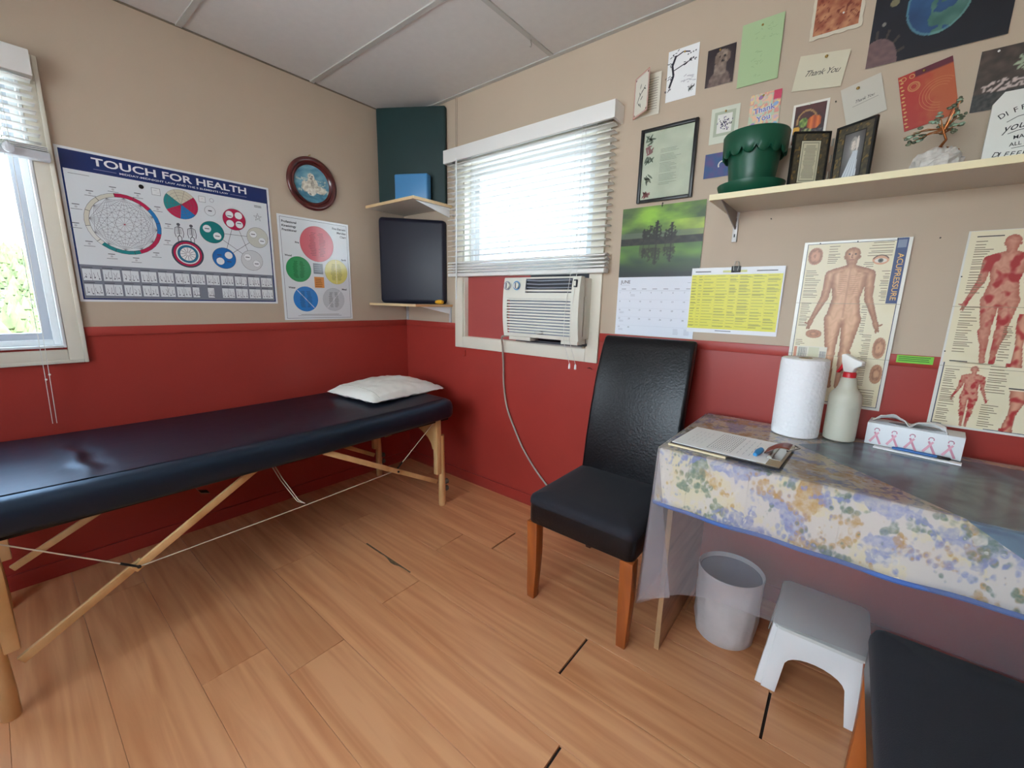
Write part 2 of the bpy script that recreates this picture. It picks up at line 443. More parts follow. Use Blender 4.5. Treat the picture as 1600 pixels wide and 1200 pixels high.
# dado cap strip and baseboards (painted red like the dado)
def strip(name, lo, hi, mat=redp, bv=0.002): return struct(MB().box(lo, hi).build(name, mat, bevel=bv))
strip('trim_1', (0.0, -1.708, 1.052), (0.008, -0.0, RAIL+0.001))
strip('trim_2', (0.008, -0.008, 1.052), (0.536, 0.0, RAIL+0.001))
strip('trim_3', (1.594, -0.008, 1.052), (RX, 0.0, RAIL+0.001))
strip('baseboard_left', (0.0, RY, 0.0), (0.011, 0.0, 0.07))
strip('baseboard_back', (0.011, -0.011, 0.0), (RX, 0.0, 0.07))
# panel seam batten on the back wall
strip('trim_4', (0.537, -0.0025, RAIL), (0.5405, 0.0, RZ), M('seam_dark', S(110, 98, 84), 0.7), 0)
strip('trim_5', (0.5415, -0.004, RAIL), (0.552, 0.0, RZ), beige, 0.001)

# floor: dark underlay with separate laminate boards
fl = MB().box((-0.1, RY-0.1, -0.06), (RX+0.1, 0.1, -0.009)).build('floor', dark_gap); struct(fl)
PL, PW = 1.435, 0.197
rows = [0.0, -0.112] + [-0.307-PW*k for k in range(18)]
known = {2: (1.318, 0.009), 3: (1.113, 0.004), 4: (1.978, 0.009), 5: (1.236, 0.003), 6: (2.11, 0.009), 7: (1.289, 0.0014), 8: (2.55, 0.001)}
gapmore = {(3, 1): 0.008, (6, -1): 0.0014}
longgap = {1: 0.0008, 2: 0.0028, 3: 0.0030, 4: 0.0026, 5: 0.0022, 6: 0.0010, 7: 0.0010, 8: 0.0008}
rr = random.Random(3)
for k in range(len(rows)-1):
    y1, y0 = rows[k], rows[k+1]
    if y1 <= RY: break
    y0 = max(y0, RY)
    j0, gap = known.get(k, (rr.uniform(0, PL), 0.001))
    js = [(j0+PL*n, gapmore.get((k, n), gap if n == 0 else 0.0012)) for n in range(-3, 4)]
    cuts = [(0.0, 0.0)] + [(x, g) for x, g in js if 0.02 < x < RX-0.02] + [(RX, 0.0)]
    for (xa, ga), (xb, gb) in zip(cuts, cuts[1:]):
        lg0 = longgap.get(k, 0.0006); lg1 = longgap.get(k+1, 0.0006)
        MB().box((xa+ga/2, y0+lg1/2, -0.009), (xb-gb/2, y1-lg0/2, 0.0)).build('plank', floor_m, fl, bevel=0.0006, seg=1)
# chipped board edge by the bed
cp = MB(); rr = random.Random(5); pts = []
for i in range(15):
    t = i/14; pts.append((0.80+0.36*t, -0.8925-0.0025-0.013*math.exp(-((t-0.66)/0.10)**2)-rr.random()*0.002))
poly = pts + [(1.16, -0.889), (0.80, -0.889)]
cp.prism(poly, 0.0001, 0.0005, 2); cp.build('chipped_edge', M('chip_grey', S(104, 84, 58), 0.9, var=0.3, vscale=60), fl)

# ceiling: lay-in boards on a T grid
ce = MB().box((-0.1, RY-0.1, RZ+0.03), (RX+0.1, 0.1, RZ+0.07)).build('ceiling', ceil_m); struct(ce)
cx = [0.0, 1.245, 2.465, RX]; cy = [0.0, -0.617, -1.229, -1.84, -2.45, -3.06, RY]
for i in range(3):
    for j in range(6):
        MB().box((cx[i]+0.002, cy[j+1]+0.002, RZ+0.006), (cx[i+1]-0.002, cy[j]-0.002, RZ+0.024)).build('ceiling_panel', ceil_m, ce)
for x in cx[1:3]: MB().box((x-0.012, RY, RZ), (x+0.012, 0, RZ+0.006)).build('grid_tee', tee_m, ce)
for y in cy[1:6]:
    for i in range(3): MB().box((cx[i]+0.012*(i > 0), y-0.012, RZ), (cx[i+1]-0.012*(i < 2), y+0.012, RZ+0.006)).build('grid_tee', tee_m, ce)
MB().box((0.0, -0.024, RZ-0.001), (RX, 0.0, RZ+0.005)).build('wall_angle', tee_m, ce)
MB().box((0.0, RY, RZ-0.001), (0.006, -0.024, RZ+0.005)).build('wall_angle', M('angle_dark', S(120, 108, 92), 0.6), ce)
hk = MB(); hk.tube([(1.243, -0.19, RZ), (1.243, -0.19, RZ-0.012), (1.247, -0.19, RZ-0.02), (1.243, -0.19, RZ-0.032), (1.236, -0.19, RZ-0.026)], 0.0016, 6)
tag(hk.build('ceiling_hook', steel, smooth=True), 'small wire hook hanging from the ceiling grid', 'hook')

# ---------------------------------------------------------------- window in the left wall
def frame_ring(name, parent, axis, u0, u1, z0, z1, w, d0, d1, mat, bv=0.002):
    """four mitred-looking members around an opening; axis 'y' = left wall (depth along x), 'x' = back wall (depth along y)"""
    def bx(a0, a1, c0, c1):
        if axis == 'y': return MB().box((min(d0, d1), a0, c0), (max(d0, d1), a1, c1))
        return MB().box((a0, min(d0, d1), c0), (a1, max(d0, d1), c1))
    bx(u0, u0+w, z0, z1).build(name, mat, parent, bevel=bv); bx(u1-w, u1, z0, z1).build(name, mat, parent, bevel=bv)
    bx(u0+w, u1-w, z0, z0+w).build(name, mat, parent, bevel=bv); bx(u0+w, u1-w, z1-w, z1).build(name, mat, parent, bevel=bv)
w1 = thing('window_1', None, None, (0, -2.28, 0.94)); struct(w1)
frame_ring('casing', w1, 'y', W1[0]-0.06, W1[1]+0.057, 0.943, 2.12, 0.057, 0.0, 0.014, white_paint, 0.004)
frame_ring('casing_bead', w1, 'y', W1[0]-0.062, W1[1]+0.059, 0.941, 2.122, 0.014, 0.0135, 0.019, white_paint, 0.003)
frame_ring('jamb', w1, 'y', W1[0], W1[1], W1[2], W1[3], 0.010, -0.12, 0.016, white_vinyl)
frame_ring('frame', w1, 'y', W1[0]+0.010, W1[1]-0.010, W1[2]+0.010, W1[3]-0.010, 0.022, -0.10, -0.028, white_vinyl)
frame_ring('sash', w1, 'y', W1[0]+0.030, W1[1]-0.030, W1[2]+0.030, W1[3]-0.030, 0.030, -0.088, -0.052, M('sash_grey_vinyl', S(196, 202, 212), 0.4))
MB().box((-0.072, W1[0]+0.05, W1[2]+0.05), (-0.069, W1[1]-0.05, W1[3]-0.05)).build('pane', glass_m, w1)

def slat(mb, a, b, c, width, axis, z, th=0.0026, crown=0.003, tilt=0.0):
    """one crowned blind slat between a and b, centred at depth c"""
    prof = []
    for i in range(7):
        t = i/6-0.5; prof.append((t*width, crown*(1-4*t*t)+tilt*t*width))
    up = [(p, h+th) for p, h in prof][::-1]
    P = [(c+p, z+h) for p, h in prof+up]
    if axis == 'x': mb.prism(P, a, b, 0)
    else: mb.add([(p, a, h) for p, h in P]+[(p, b, h) for p, h in P], [tuple(range(14))[::-1], tuple(range(14, 28))]+[(i, (i+1) % 14, 14+(i+1) % 14, 14+i) for i in range(14)])
    return mb

bl1 = thing('window_blind', 'half raised white slat blind over the left hillside window', 'blind', (0.045, -2.28, 1.73))
MB().box((0.019, W1[0]-0.03, 2.03), (0.075, -1.728, 2.118)).build('valance', slat_m, bl1, bevel=0.003)
for k in range(9):
    slat(MB(), W1[0]-0.02, -1.735, 0.047, 0.046, 'y', 2.015-0.027*k, tilt=0.05*sin(k*2.1)).build('slat', slat_m, bl1, smooth=True)
for k in range(3):
    slat(MB(), W1[0]-0.02, -1.722, 0.047, 0.046, 'y', 1.772+0.006*k).build('slat', slat_m, bl1, smooth=True)
MB().box((0.022, W1[0]-0.02, 1.738), (0.072, -1.718, 1.768)).build('bottom_rail', M('rail_grey_white', S(206, 208, 214), 0.4), bl1, bevel=0.004)
for dy in (0.0, 0.012):
    MB().tube([(0.062, -1.815-dy*1.4, 2.03), (0.062, -1.822-dy*1.5, 1.4), (0.060, -1.833-dy, 0.9+dy*1.5), (0.06, -1.838-dy, 0.70)], 0.0012, 6).build('pull_cord', cord_w, bl1, smooth=True)
    MB().ell((0.06, -1.832-dy, 0.905-dy*1.6), (0.004, 0.004, 0.004), 8, 6).build('cord_bead', cord_w, bl1, smooth=True)
# glass sun catcher hanging from the blind
cr = MB().ell((0.09, -1.825, 1.757), (0.010, 0.016, 0.018), 12, 8)
sc_ = cr.build('sun_catcher', M('cut_glass', S(216, 220, 226), 0.12, spec=0.9), smooth=False)
tag(sc_, 'small faceted glass drop hanging against the half raised blind', 'sun catcher')
MB().tube([(0.088, -1.825, 1.772), (0.084, -1.825, 1.9), (0.079, -1.825, 2.05)], 0.0008, 5).build('thread', cord_w, sc_)

# ---------------------------------------------------------------- window in the back wall
w2 = thing('window_2', None, None, (1.07, 0.0, 0.93)); struct(w2)
frame_ring('casing', w2, 'x', 0.538, 1.592, 0.936, 2.135, 0.072, 0.0, -0.016, white_paint, 0.003)
frame_ring('jamb', w2, 'x', W2[0], W2[1], W2[2], W2[3], 0.012, 0.12, -0.010, white_paint)
frame_ring('frame', w2, 'x', W2[0]+0.012, W2[1]-0.012, 1.40, W2[3]-0.012, 0.030, 0.10, 0.04, white_vinyl)
frame_ring('sash', w2, 'x', W2[0]+0.040, W2[1]-0.040, 1.425, W2[3]-0.040, 0.038, 0.092, 0.055, white_vinyl)
MB().box((W2[0]+0.075, 0.072, 1.46), (W2[1]-0.075, 0.075, W2[3]-0.075)).build('pane', glass_m, w2)
MB().box((W2[0]+0.012, 0.022, W2[2]+0.012), (1.12, 0.05, 1.40)).build('filler_panel', red_panel, w2)
MB().box((1.12, 0.03, W2[2]+0.012), (W2[1]-0.012, 0.05, 1.075)).build('filler_panel', ac_dark, w2)
MB().box((1.12, 0.03, 1.35), (W2[1]-0.012, 0.05, 1.40)).build('filler_panel', ac_dark, w2)
MB().box((1.49, 0.03, 1.075), (W2[1]-0.012, 0.05, 1.355)).build('filler_panel', white_paint, w2)

w3 = thing('window_3', None, None, (1.90, RY, 0.9)); struct(w3)
frame_ring('casing', w3, 'x', W3[0]-0.06, W3[1]+0.06, W3[2]-0.06, W3[3]+0.06, 0.06, RY, RY+0.016, white_paint, 0.003)
frame_ring('sash', w3, 'x', W3[0], W3[1], W3[2], W3[3], 0.05, RY-0.09, RY-0.04, white_vinyl)
MB().box(((W3[0]+W3[1])/2-0.03, RY-0.09, W3[2]+0.05), ((W3[0]+W3[1])/2+0.03, RY-0.04, W3[3]-0.05)).build('mullion', white_vinyl, w3)
for a_, b_ in ((W3[0]+0.045, (W3[0]+W3[1])/2-0.028), ((W3[0]+W3[1])/2+0.028, W3[1]-0.045)):
    MB().box((a_, RY-0.067, W3[2]+0.045), (b_, RY-0.064, W3[3]-0.045)).build('pane', glass_m, w3)

bl2 = thing('window_blind', 'lowered white slat blind above the air conditioner', 'blind', (1.085, -0.05, 1.385))
MB().box((0.52, -0.092, 2.052), (1.645, -0.080, 2.126)).build('valance', slat_m, bl2, bevel=0.002)
MB().box((0.52, -0.080, 2.052), (0.532, 0.0, 2.126)).build('valance_return', slat_m, bl2)
MB().box((1.633, -0.080, 2.052), (1.645, 0.0, 2.126)).build('valance_return', slat_m, bl2)
MB().box((0.54, -0.072, 2.075), (1.625, -0.022, 2.115)).build('headrail', white_vinyl, bl2)
NS = 18
for k in range(NS):
    slat(MB(), 0.535, 1.630, -0.048, 0.050, 'x', 2.040-0.0312*k, tilt=0.02).build('slat', slat_m, bl2, smooth=True)
for k in range(4):
    slat(MB(), 0.533, 1.630, -0.048, 0.050, 'x', 1.410+0.0175*k+0.004, th=0.006, crown=0.007).build('slat', slat_m, bl2, smooth=True)
MB().box((0.533, -0.074, 1.386), (1.630, -0.022, 1.408)).build('bottom_rail', slat_m, bl2, bevel=0.005)
for x in (0.745, 1.04, 1.44):
    for y in (-0.076, -0.020): MB().tube([(x, y, 2.08), (x+0.001, y, 1.7), (x, y, 1.40)], 0.0008, 5).build('ladder_cord', cord_w, bl2)
MB().tube([(0.638, -0.095, 2.06), (0.640, -0.098, 1.7), (0.637, -0.098, 1.245)], 0.004, 8).build('tilt_wand', white_vinyl, bl2, smooth=True)
for i, x in enumerate((1.487, 1.522)):
    MB().tube([(1.485+0.02*i, -0.094, 2.06), (1.492+0.02*i, -0.10, 1.6), (x-0.002, -0.14, 1.37), (x-0.004, -0.172, 1.2), (x-0.006, -0.172, 1.06), (x-0.006, -0.10, 0.93)], 0.0011, 6).build('pull_cord', cord_w, bl2, smooth=True)
    MB().lathe([(0.002, 0.028), (0.005, 0.022), (0.006, 0.004), (0.0055, 0.0)], (x-0.006, -0.10, 0.905), 10).build('cord_tassel', white_vinyl, bl2, smooth=True)
for x in (1.045, 1.435):
    MB().tube([(x, -0.08, 1.40), (x+0.012, -0.084, 1.392), (x+0.004, -0.086, 1.382), (x+0.03, -0.084, 1.386), (x+0.018, -0.084, 1.394)], 0.0012, 6).build('cord_knot', cord_w, bl2)

# ---------------------------------------------------------------- outside
nw = MB().box((-9.0, 4.2, -3.8), (7.0, 4.4, 5.6)); struct(nw.build('wall_sky_blocker', M('sky_blocker_grey', S(134, 138, 142), 0.8, var=0.02)))  # added screen, no real building: cuts sky glare behind the back blind's slats
grass = M('hill_green', S(128, 130, 96), 0.9, var=0.35, vscale=0.25)
hl = MB()
def hillf(u, v):
    y = -90+180*u; x = -9-90*v
    z = -3.6 + 0.5*nz(y*0.05, x*0.05) + (max(0, v-0.12)**1.05)*(11.5+2.2*nz(y*0.02, 3.1))
    return (x, y, z)
hl.grid(hillf, 40, 26)
struct(hl.build('ground_hillside', grass, smooth=True))
tree_m = M('conifer_green', S(96, 108, 66), 0.9, var=0.45, vscale=0.9)
tm = MB(); rr = random.Random(11)
for i in range(6000):
    u, v = rr.uniform(0.3, 0.72), rr.uniform(0.1, 0.99)**0.9
    x, y, z = hillf(u, v); h = rr.uniform(0.8, 2.2)*(0.75+0.4*v); r = h*rr.uniform(0.2, 0.42)
    for q, (za, ra) in enumerate(((0.1, 1.0), (0.4, 0.72))):
        n = 6; a0 = rr.random()*6
        ring = [(x+r*ra*cos(a0+2*pi*k/n), y+r*ra*sin(a0+2*pi*k/n), z+h*za) for k in range(n)]
        tm.add(ring+[(x, y, z+h*(0.62 if q == 0 else 1.0))], [(k, (k+1) % n, n) for k in range(n)])
tag(tm.build('conifer_forest', tree_m), 'sunlit green conifer forest on the hillside beyond the left window', 'trees', kind='stuff')

# ================================================================ MASSAGE TABLE
BT0, BT1, BX0, BX1, BZ = -2.14, -0.262, 0.035, 0.822, 0.665
bed = thing('massage_table', 'folding massage table with black vinyl top and beech legs', 'massage table', ((BX0+BX1)/2, (BT0+BT1)/2, 0.0))
def padded_top():
    m = MB(); n = 64; R = 0.075; hx, hy = (BX1-BX0)/2, (BT1-BT0)/2; cx_, cy_ = (BX0+BX1)/2, (BT0+BT1)/2
    def outline(inset, z, sag=1.0):
        r = []
        for qx, qy, a0 in ((1,1,0),(-1,1,pi/2),(-1,-1,pi),(1,-1,3*pi/2)):
            rad = max(0.012, R-inset)
            for i in range(9):
                a = a0+pi/2*i/8
                r.append([cx_+qx*(hx-R)+rad*cos(a), cy_+qy*(hy-R)+rad*sin(a), z])
        # subdivide the long sides so the sag shows
        out = []
        for i, p in enumerate(r):
            q = r[(i+1) % len(r)]; out.append(p)
            if abs(p[1]-q[1]) > 0.3:
                for t in range(1, 24): out.append([p[k]+(q[k]-p[k])*t/24 for k in range(3)])
            elif abs(p[0]-q[0]) > 0.2:
                for t in range(1, 8): out.append([p[k]+(q[k]-p[k])*t/8 for k in range(3)])
        for p in out:
            t = (p[1]-cy_)/hy
            p[2] -= 0.014*max(0, 1-t*t)*sag
        return out
    prof = [(0.030, BZ-0.108), (0.008, BZ-0.104), (0.001, BZ-0.09), (0.0, BZ-0.055), (0.004, BZ-0.032), (0.014, BZ-0.014), (0.032, BZ-0.004), (0.06, BZ)]
    def inset_ring(ins, z):
        base = outline(0, z); r = []
        for p in base:
            dx = max(0, abs(p[0]-cx_)-(hx-R)); dy = max(0, abs(p[1]-cy_)-(hy-R))
            d = math.hypot(dx, dy); k = (d-ins)/d if d > 1e-6 else 1
            sx = 1 if p[0] > cx_ else -1; sy = 1 if p[1] > cy_ else -1
            x = cx_+sx*((hx-R)+dx*k) if dx > 0 else p[0]; y = cy_+sy*((hy-R)+dy*k) if dy > 0 else p[1]
            r.append((x, y, p[2]))
        return r
    m.loft([inset_ring(a, z) for a, z in prof], True, False)
    nb = len(prof[0:1]) and len(m.v)//len(prof)
    m.face(list(range(nb))[::-1])
    return m
tp = padded_top()
# gently rippled vinyl top surface
tp.grid(lambda u, v: (BX0+0.058+(BX1-BX0-0.116)*u, BT0+0.058+(BT1-BT0-0.116)*v,
                      BZ+0.0012-0.014*max(0, 1-(2*v-1)**2)
                      + 0.0022*sin(pi*min(1, u*8))*sin(pi*min(1, (1-u)*8))*nz(u*5, v*16, 2)
                      + 0.010*math.exp(-((v-(0.145+0.02*nz(u*4, 0)))/0.012)**2)*math.exp(-((u-0.62)/0.25)**2)
                      - 0.007*math.exp(-((v-(0.165+0.02*nz(u*4, 0)))/0.014)**2)*math.exp(-((u-0.58)/0.28)**2)), 40, 160)
tp.build('padded_top', navyv, bed, smooth=True, ang=60)
fr = MB()
for x in (BX0+0.055, BX1-0.055): fr.box((x-0.012, BT0+0.04, 0.535), (x+0.012, BT1-0.04, BZ-0.108))
for y in (BT0+0.05, -1.2, BT1-0.05): fr.box((BX0+0.067, y-0.012, 0.535), (BX1-0.067, y+0.012, BZ-0.108))
fr.build('frame', black_m, bed)
LEGX = (0.122, 0.772)
ENDS = ((0, -2.045, (0.15, 0.812)), (1, -0.385, (0.115, 0.772)))
for end, yl, LEGX in ENDS:
    dy = 1 if end == 0 else -1       # towards the middle of the table
    # arched end panel between the two legs
    arch = [(LEGX[0]+0.02, 0.545), (LEGX[1]-0.02, 0.545), (LEGX[1]-0.02, 0.36)]
    for i in range(13):
        a = pi*i/12; arch.append(((LEGX[0]+LEGX[1])/2+0.29*cos(a), 0.36+0.13*sin(a)))
    arch.append((LEGX[0]+0.02, 0.36))
    MB().prism(arch, yl-0.006, yl+0.006, 1).build('end_panel', beech, bed)
    for sx, lx in ((-1, LEGX[0]), (1, LEGX[1])):
        lg = MB().cbox((lx, yl, 0.38), (0.034, 0.034, 0.34)).build('leg', beech, bed, bevel=0.004)
        ext = MB(); yo = yl - dy*0.030
        rings = []
        for z, r in ((0.0, 0.020), (0.004, 0.022), (0.09, 0.023), (0.17, 0.021), (0.30, 0.018), (0.45, 0.017)):
            rings.append([(lx+sx*0.004+r*0.9*cos(2*pi*k/12), yo+r*sin(2*pi*k/12), z) for k in range(12)])
        ext.loft(rings); e = ext.build('leg_extension', beech, bed, smooth=True)
        for z in (0.035, 0.05, 0.065, 0.30, 0.34):
            MB().cyl((lx+sx*0.004, yo-dy*0.017, z), (lx+sx*0.004, yo-dy*0.0235, z), 0.0035, 8).build('peg_hole', black_m, e)
        for z in (0.10, 0.145):
            MB().cyl((lx+sx*0.004, yo-dy*0.012, z), (lx+sx*0.004, yo-dy*0.043, z), 0.017, 14).build('knob', grey_metal, e, bevel=0.003)
        # folding brace with hinge
        a = Vector((lx, yl+dy*0.01, 0.165)); b = Vector((lx-sx*0.055*(end == 0), yl+dy*0.69, 0.545)); h = a.lerp(b, 0.42)
        br = MB().bar(a, h+(b-a)*0.02, 0.014, 0.026).build('brace', beech, bed, bevel=0.002)
        MB().bar(h-(b-a)*0.02+Vector((0.015, 0, 0)), b+Vector((0.015, 0, 0)), 0.014, 0.026).build('brace', beech, bed, bevel=0.002)
        MB().cyl(h+Vector((-0.012, 0, 0)), h+Vector((0.026, 0, 0)), 0.006, 10).build('hinge_bolt', black_m, br)
    # upper support cables
    for lx in LEGX:
        a = Vector((lx, yl+dy*0.01, 0.165)); b = Vector((lx, yl+dy*0.69, 0.545)); h = a.lerp(b, 0.42)
        MB().tube([h, (lx, yl+dy*0.02, 0.54)], 0.0022, 6).build('cable', cord_m, bed)
        MB().tube([h, h.lerp(Vector((lx, yl+dy*0.02, 0.54)), 0.16)], 0.004, 6).build('cable_sleeve', black_m, bed)
for i_ in (0, 1):
    hs = []
    for yl, dy, lx in ((-2.045, 1, ENDS[0][2][i_]), (-0.385, -1, ENDS[1][2][i_])):
        a = Vector((lx, yl+dy*0.01, 0.165)); b = Vector((lx, yl+dy*0.69, 0.545)); hs.append(a.lerp(b, 0.42))
    mid = hs[0].lerp(hs[1], 0.5)-Vector((0, 0, 0.004))
    MB().tube([hs[0], mid, hs[1]], 0.0022, 6).build('cable', cord_m, bed)
for x, y in ((0.772, -1.255),):
    MB().tube([(x-0.28, y+0.02, 0.54), (x-0.10, y+0.03, 0.42), (x-0.02, y+0.06, 0.335), (x, y+0.085, 0.322)], 0.0022, 6).build('cable', cord_m, bed)
    MB().tube([(x-0.27, y+0.03, 0.54), (x-0.09, y+0.035, 0.43), (x-0.015, y+0.065, 0.340), (x, y+0.085, 0.322)], 0.0022, 6).build('cable', cord_m, bed)
# canvas carry strap looping below the top
st = MB(); path = [(-0.60, 0.545), (-0.585, 0.47), (-0.56, 0.425), (-0.52, 0.40), (-0.475, 0.402), (-0.445, 0.43), (-0.425, 0.48), (-0.415, 0.545)]
st.loft([[(0.40, y, z), (0.445, y, z), (0.445, y, z+0.003), (0.40, y, z+0.003)] for y, z in path])
st.build('carry_strap', M('canvas_strap', S(206, 180, 142), 0.8), bed, smooth=True)
st = MB(); path = [(-1.55, 0.545), (-1.54, 0.50), (-1.52, 0.46), (-1.49, 0.45)]
st.loft([[(0.62, y, z), (0.66, y, z), (0.66, y, z+0.003), (0.62, y, z+0.003)] for y, z in path])
st.build('carry_strap', M('canvas_strap_grey', S(150, 128, 104), 0.8), bed, smooth=True)

# ---------------------------------------------------------------- pillow
pl = thing('pillow', 'cream linen covered pillow lying at the far end of the massage table', 'pillow', (0.385, -0.455, BZ))
def pil(u, v, side):
    a, b = 2*u-1, 2*v-1
    w, l = 0.225, 0.265
    pinch = 1-0.06*(b*b)*(1-abs(a))-0.05
    x = a*w*(1-0.05*(1-b*b)*0-0.04*abs(b)**3*0)*(0.97+0.03*abs(b)); y = b*l*(0.97+0.03*abs(a))
    t = (max(0, 1-a*a)**0.45)*(max(0, 1-b*b)**0.42)
    h = t*(0.078+0.010*nz(a*2.2, b*2.2, 4)+0.006*nz(a*7, b*5, 1))
    edge = 0.016+0.006*nz(a*6, b*6)
    if side: z = edge+h
    else: z = edge-min(edge-0.001, t*0.03)
    if b > 0.86: z = z*(1-(b-0.86)/0.14*0.5)+0.004
    return (0.385+x*cos(0.05)-y*sin(0.05)*1.0, -0.455+y+x*0.06, BZ+0.0005+z)
pm = MB(); pm.grid(lambda u, v: pil(u, v, 1), 36, 36)
pm.grid(lambda u, v: pil(1-u, v, 0), 36, 36)
po = pm.build('pillowcase', linen, pl, smooth=True, ang=85)
hem = MB(); 
hem.tube([Vector(pil(0.03+0.94*t/20, 0.10, 1))+Vector((0, 0, 0.0008)) for t in range(21)], 0.0012, 5)
hem.build('hem_seam', M('seam_thread', S(190, 184, 168), 0.8), po, smooth=True)
fl_ = MB()
fl_.grid(lambda u, v: (0.25+0.30*u+0.02*v, -0.20+0.055*v, BZ+0.012+0.010*sin(u*9+v)*v+0.006*nz(u*9, v*4)), 20, 5)
fl_.build('case_flap', linen, pl, smooth=True, solid=0.002)

# ================================================================ CORNER SHELVES
up = thing('corner_shelf', 'upper corner shelf of pale board holding the green panel', 'shelf', (0.25, -0.155, 1.818))
MB().box((0.006, -0.305, 1.818), (0.497, -0.002, 1.834)).build('board', melamine, up)
MB().box((0.006, -0.309, 1.8175), (0.501, -0.305, 1.8345)).build('edge_strip', shelf_edge, up)
MB().box((0.497, -0.305, 1.8175), (0.501, -0.002, 1.8345)).build('edge_strip', shelf_edge, up)
MB().prism([(-0.275, 1.818), (-0.003, 1.818), (-0.003, 1.762)], 0.474, 0.480, 0).build('bracket', white_vinyl, up)
lo = thing('corner_shelf', 'lower corner shelf of pale board holding the navy cushion', 'shelf', (0.25, -0.155, 1.1))
MB().box((0.006, -0.305, 1.197), (0.497, -0.002, 1.211)).build('board', melamine, lo)
MB().box((0.006, -0.309, 1.1965), (0.501, -0.305, 1.2115)).build('edge_strip', shelf_edge, lo)
MB().box((0.497, -0.305, 1.1965), (0.501, -0.002, 1.2115)).build('edge_strip', M('edge_tan', S(206, 164, 116), 0.5), lo)
for x in (0.012, 0.475): MB().box((x, -0.012, 1.0935), (x+0.016, -0.0, 1.197)).build('standard', M('standard_grey', S(186, 186, 188), 0.4), lo, bevel=0.001)
MB().prism([(-0.26, 1.197), (-0.012, 1.197), (-0.012, 1.15)], 0.481, 0.485, 0).build('bracket', white_vinyl, lo)

def diag_box(name, mat, p, q, th, z0, z1, bev, seg=3, z1r=None, parent=None, subs=0):
    """padded block standing diagonally: front face runs from p to q (plan), thickness th away from the camera"""
    p = Vector((*p, 0)); q = Vector((*q, 0)); d = (q-p).normalized(); n = Vector((-d.y, d.x, 0))*th
    z1r = z1r or z1
    m = MB(); vs = []
    for z_ in (0, 1):
        for c, zz in ((p, z1), (q, z1r), (q+n, z1r), (p+n, z1)):
            vs.append((c.x, c.y, zz if z_ else z0))
    m.add(vs, [(0,1,2,3),(4,5,6,7),(0,1,5,4),(1,2,6,5),(2,3,7,6),(3,0,4,7)])
    return m.build(name, mat, parent, bevel=bev, seg=seg)
tag(diag_box('cushion_block', navyc, (0.055, -0.258), (0.462, -0.030), 0.075, 1.2125, 1.775, 0.028, 5, z1r=1.745), 'dark navy vinyl cushion wedged upright on the lower corner shelf', 'cushion')
gp = diag_box('panel_board', greenc, (0.050, -0.235), (0.470, -0.028), 0.035, 1.8355, 2.427, 0.010, 3, z1r=2.41)
tag(gp, 'tall dark green padded panel standing on the upper corner shelf', 'panel')
bb = diag_box('box', bluebox, (0.240, -0.248), (0.436, -0.146), 0.06, 1.8355, 2.005, 0.010, 3)
tag(bb, 'light blue plastic box in front of the dark green panel', 'box')
yk = MB(); yk.tube([(0.430, -0.085, 1.2265), (0.452, -0.082, 1.2265), (0.475, -0.080, 1.2265), (0.489, -0.079, 1.2265)], [0.010, 0.0145, 0.0145, 0.011], 12)
tag(yk.build('screwdriver_handle', yellow_m, smooth=True), 'small yellow plastic handle at the right end of the lower corner shelf', 'tool')

# ================================================================ AIR CONDITIONER
ac = thing('air_conditioner', 'cream window air conditioner with louvred grille under the blind', 'air conditioner', (1.31, -0.06, 1.02))
AX0, AX1, AZ0, AZ1, AY = 1.065, 1.545, 1.052, 1.368, -0.135
body = MB().box((AX0+0.012, AY+0.03, AZ0+0.006), (AX1-0.008, 0.10, AZ1-0.004)); body.build('body', ac_m, ac, bevel=0.006)
# front fascia with bowed edges, built as a frame around the openings
def fpt(x, z):
    t = (z-AZ0)/(AZ1-AZ0); return (x, AY-0.016*sin(pi*t)**0.7 if 0 < t < 1 else AY, z)
fc = MB()
def fpatch(x0, x1, z0, z1, n=8):
    fc.grid(lambda u, v: fpt(x0+(x1-x0)*u, z0+(z1-z0)*v), 2, n)
fpatch(AX0, AX0+0.030, AZ0, 1.285); fpatch(AX1-0.045, AX1, AZ0, AZ1); fpatch(AX0+0.030, AX1-0.045, AZ0, AZ0+0.020); fpatch(AX0+0.030, AX1-0.045, 1.258, 1.285, 3)
fpatch(AX0, 1.205, 1.285, AZ1); fpatch(1.205, AX1-0.045, AZ1-0.008, AZ1, 2); fpatch(1.205, 1.215, 1.285, AZ1-0.008)
for xx in (AX0, AX1):
    fc.grid(lambda u, v: (xx, fpt(xx, AZ0+(AZ1-AZ0)*v)[1]*(1-u)+(AY+0.035)*u, AZ0+(AZ1-AZ0)*v), 1, 8)
fc.add([(AX0, AY, AZ0), (AX1, AY, AZ0), (AX1, AY+0.035, AZ0), (AX0, AY+0.035, AZ0)], [(0,1,2,3)])
fc.add([(AX0, AY, AZ1), (AX1, AY, AZ1), (AX1, AY+0.035, AZ1), (AX0, AY+0.035, AZ1)], [(0,1,2,3)])
fc.build('fascia', ac_m, ac, smooth=True, ang=50)
MB().box((AX0+0.028, AY+0.010, AZ0+0.018), (AX1-0.043, AY+0.020, AZ1-0.006)).build('filter_backing', ac_grey, ac)
for k in range(15):
    z = AZ0+0.026+k*0.0155
    y = fpt(0, z)[1]
    MB().box((AX0+0.029, y+0.001, z), (AX1-0.044, y+0.016, z+0.0085)).build('louvre', ac_m, ac)
ov = MB().box((1.213, AY+0.004, 1.287), (AX1-0.046, AY+0.009, AZ1-0.010)).build('air_outlet', ac_dark, ac)
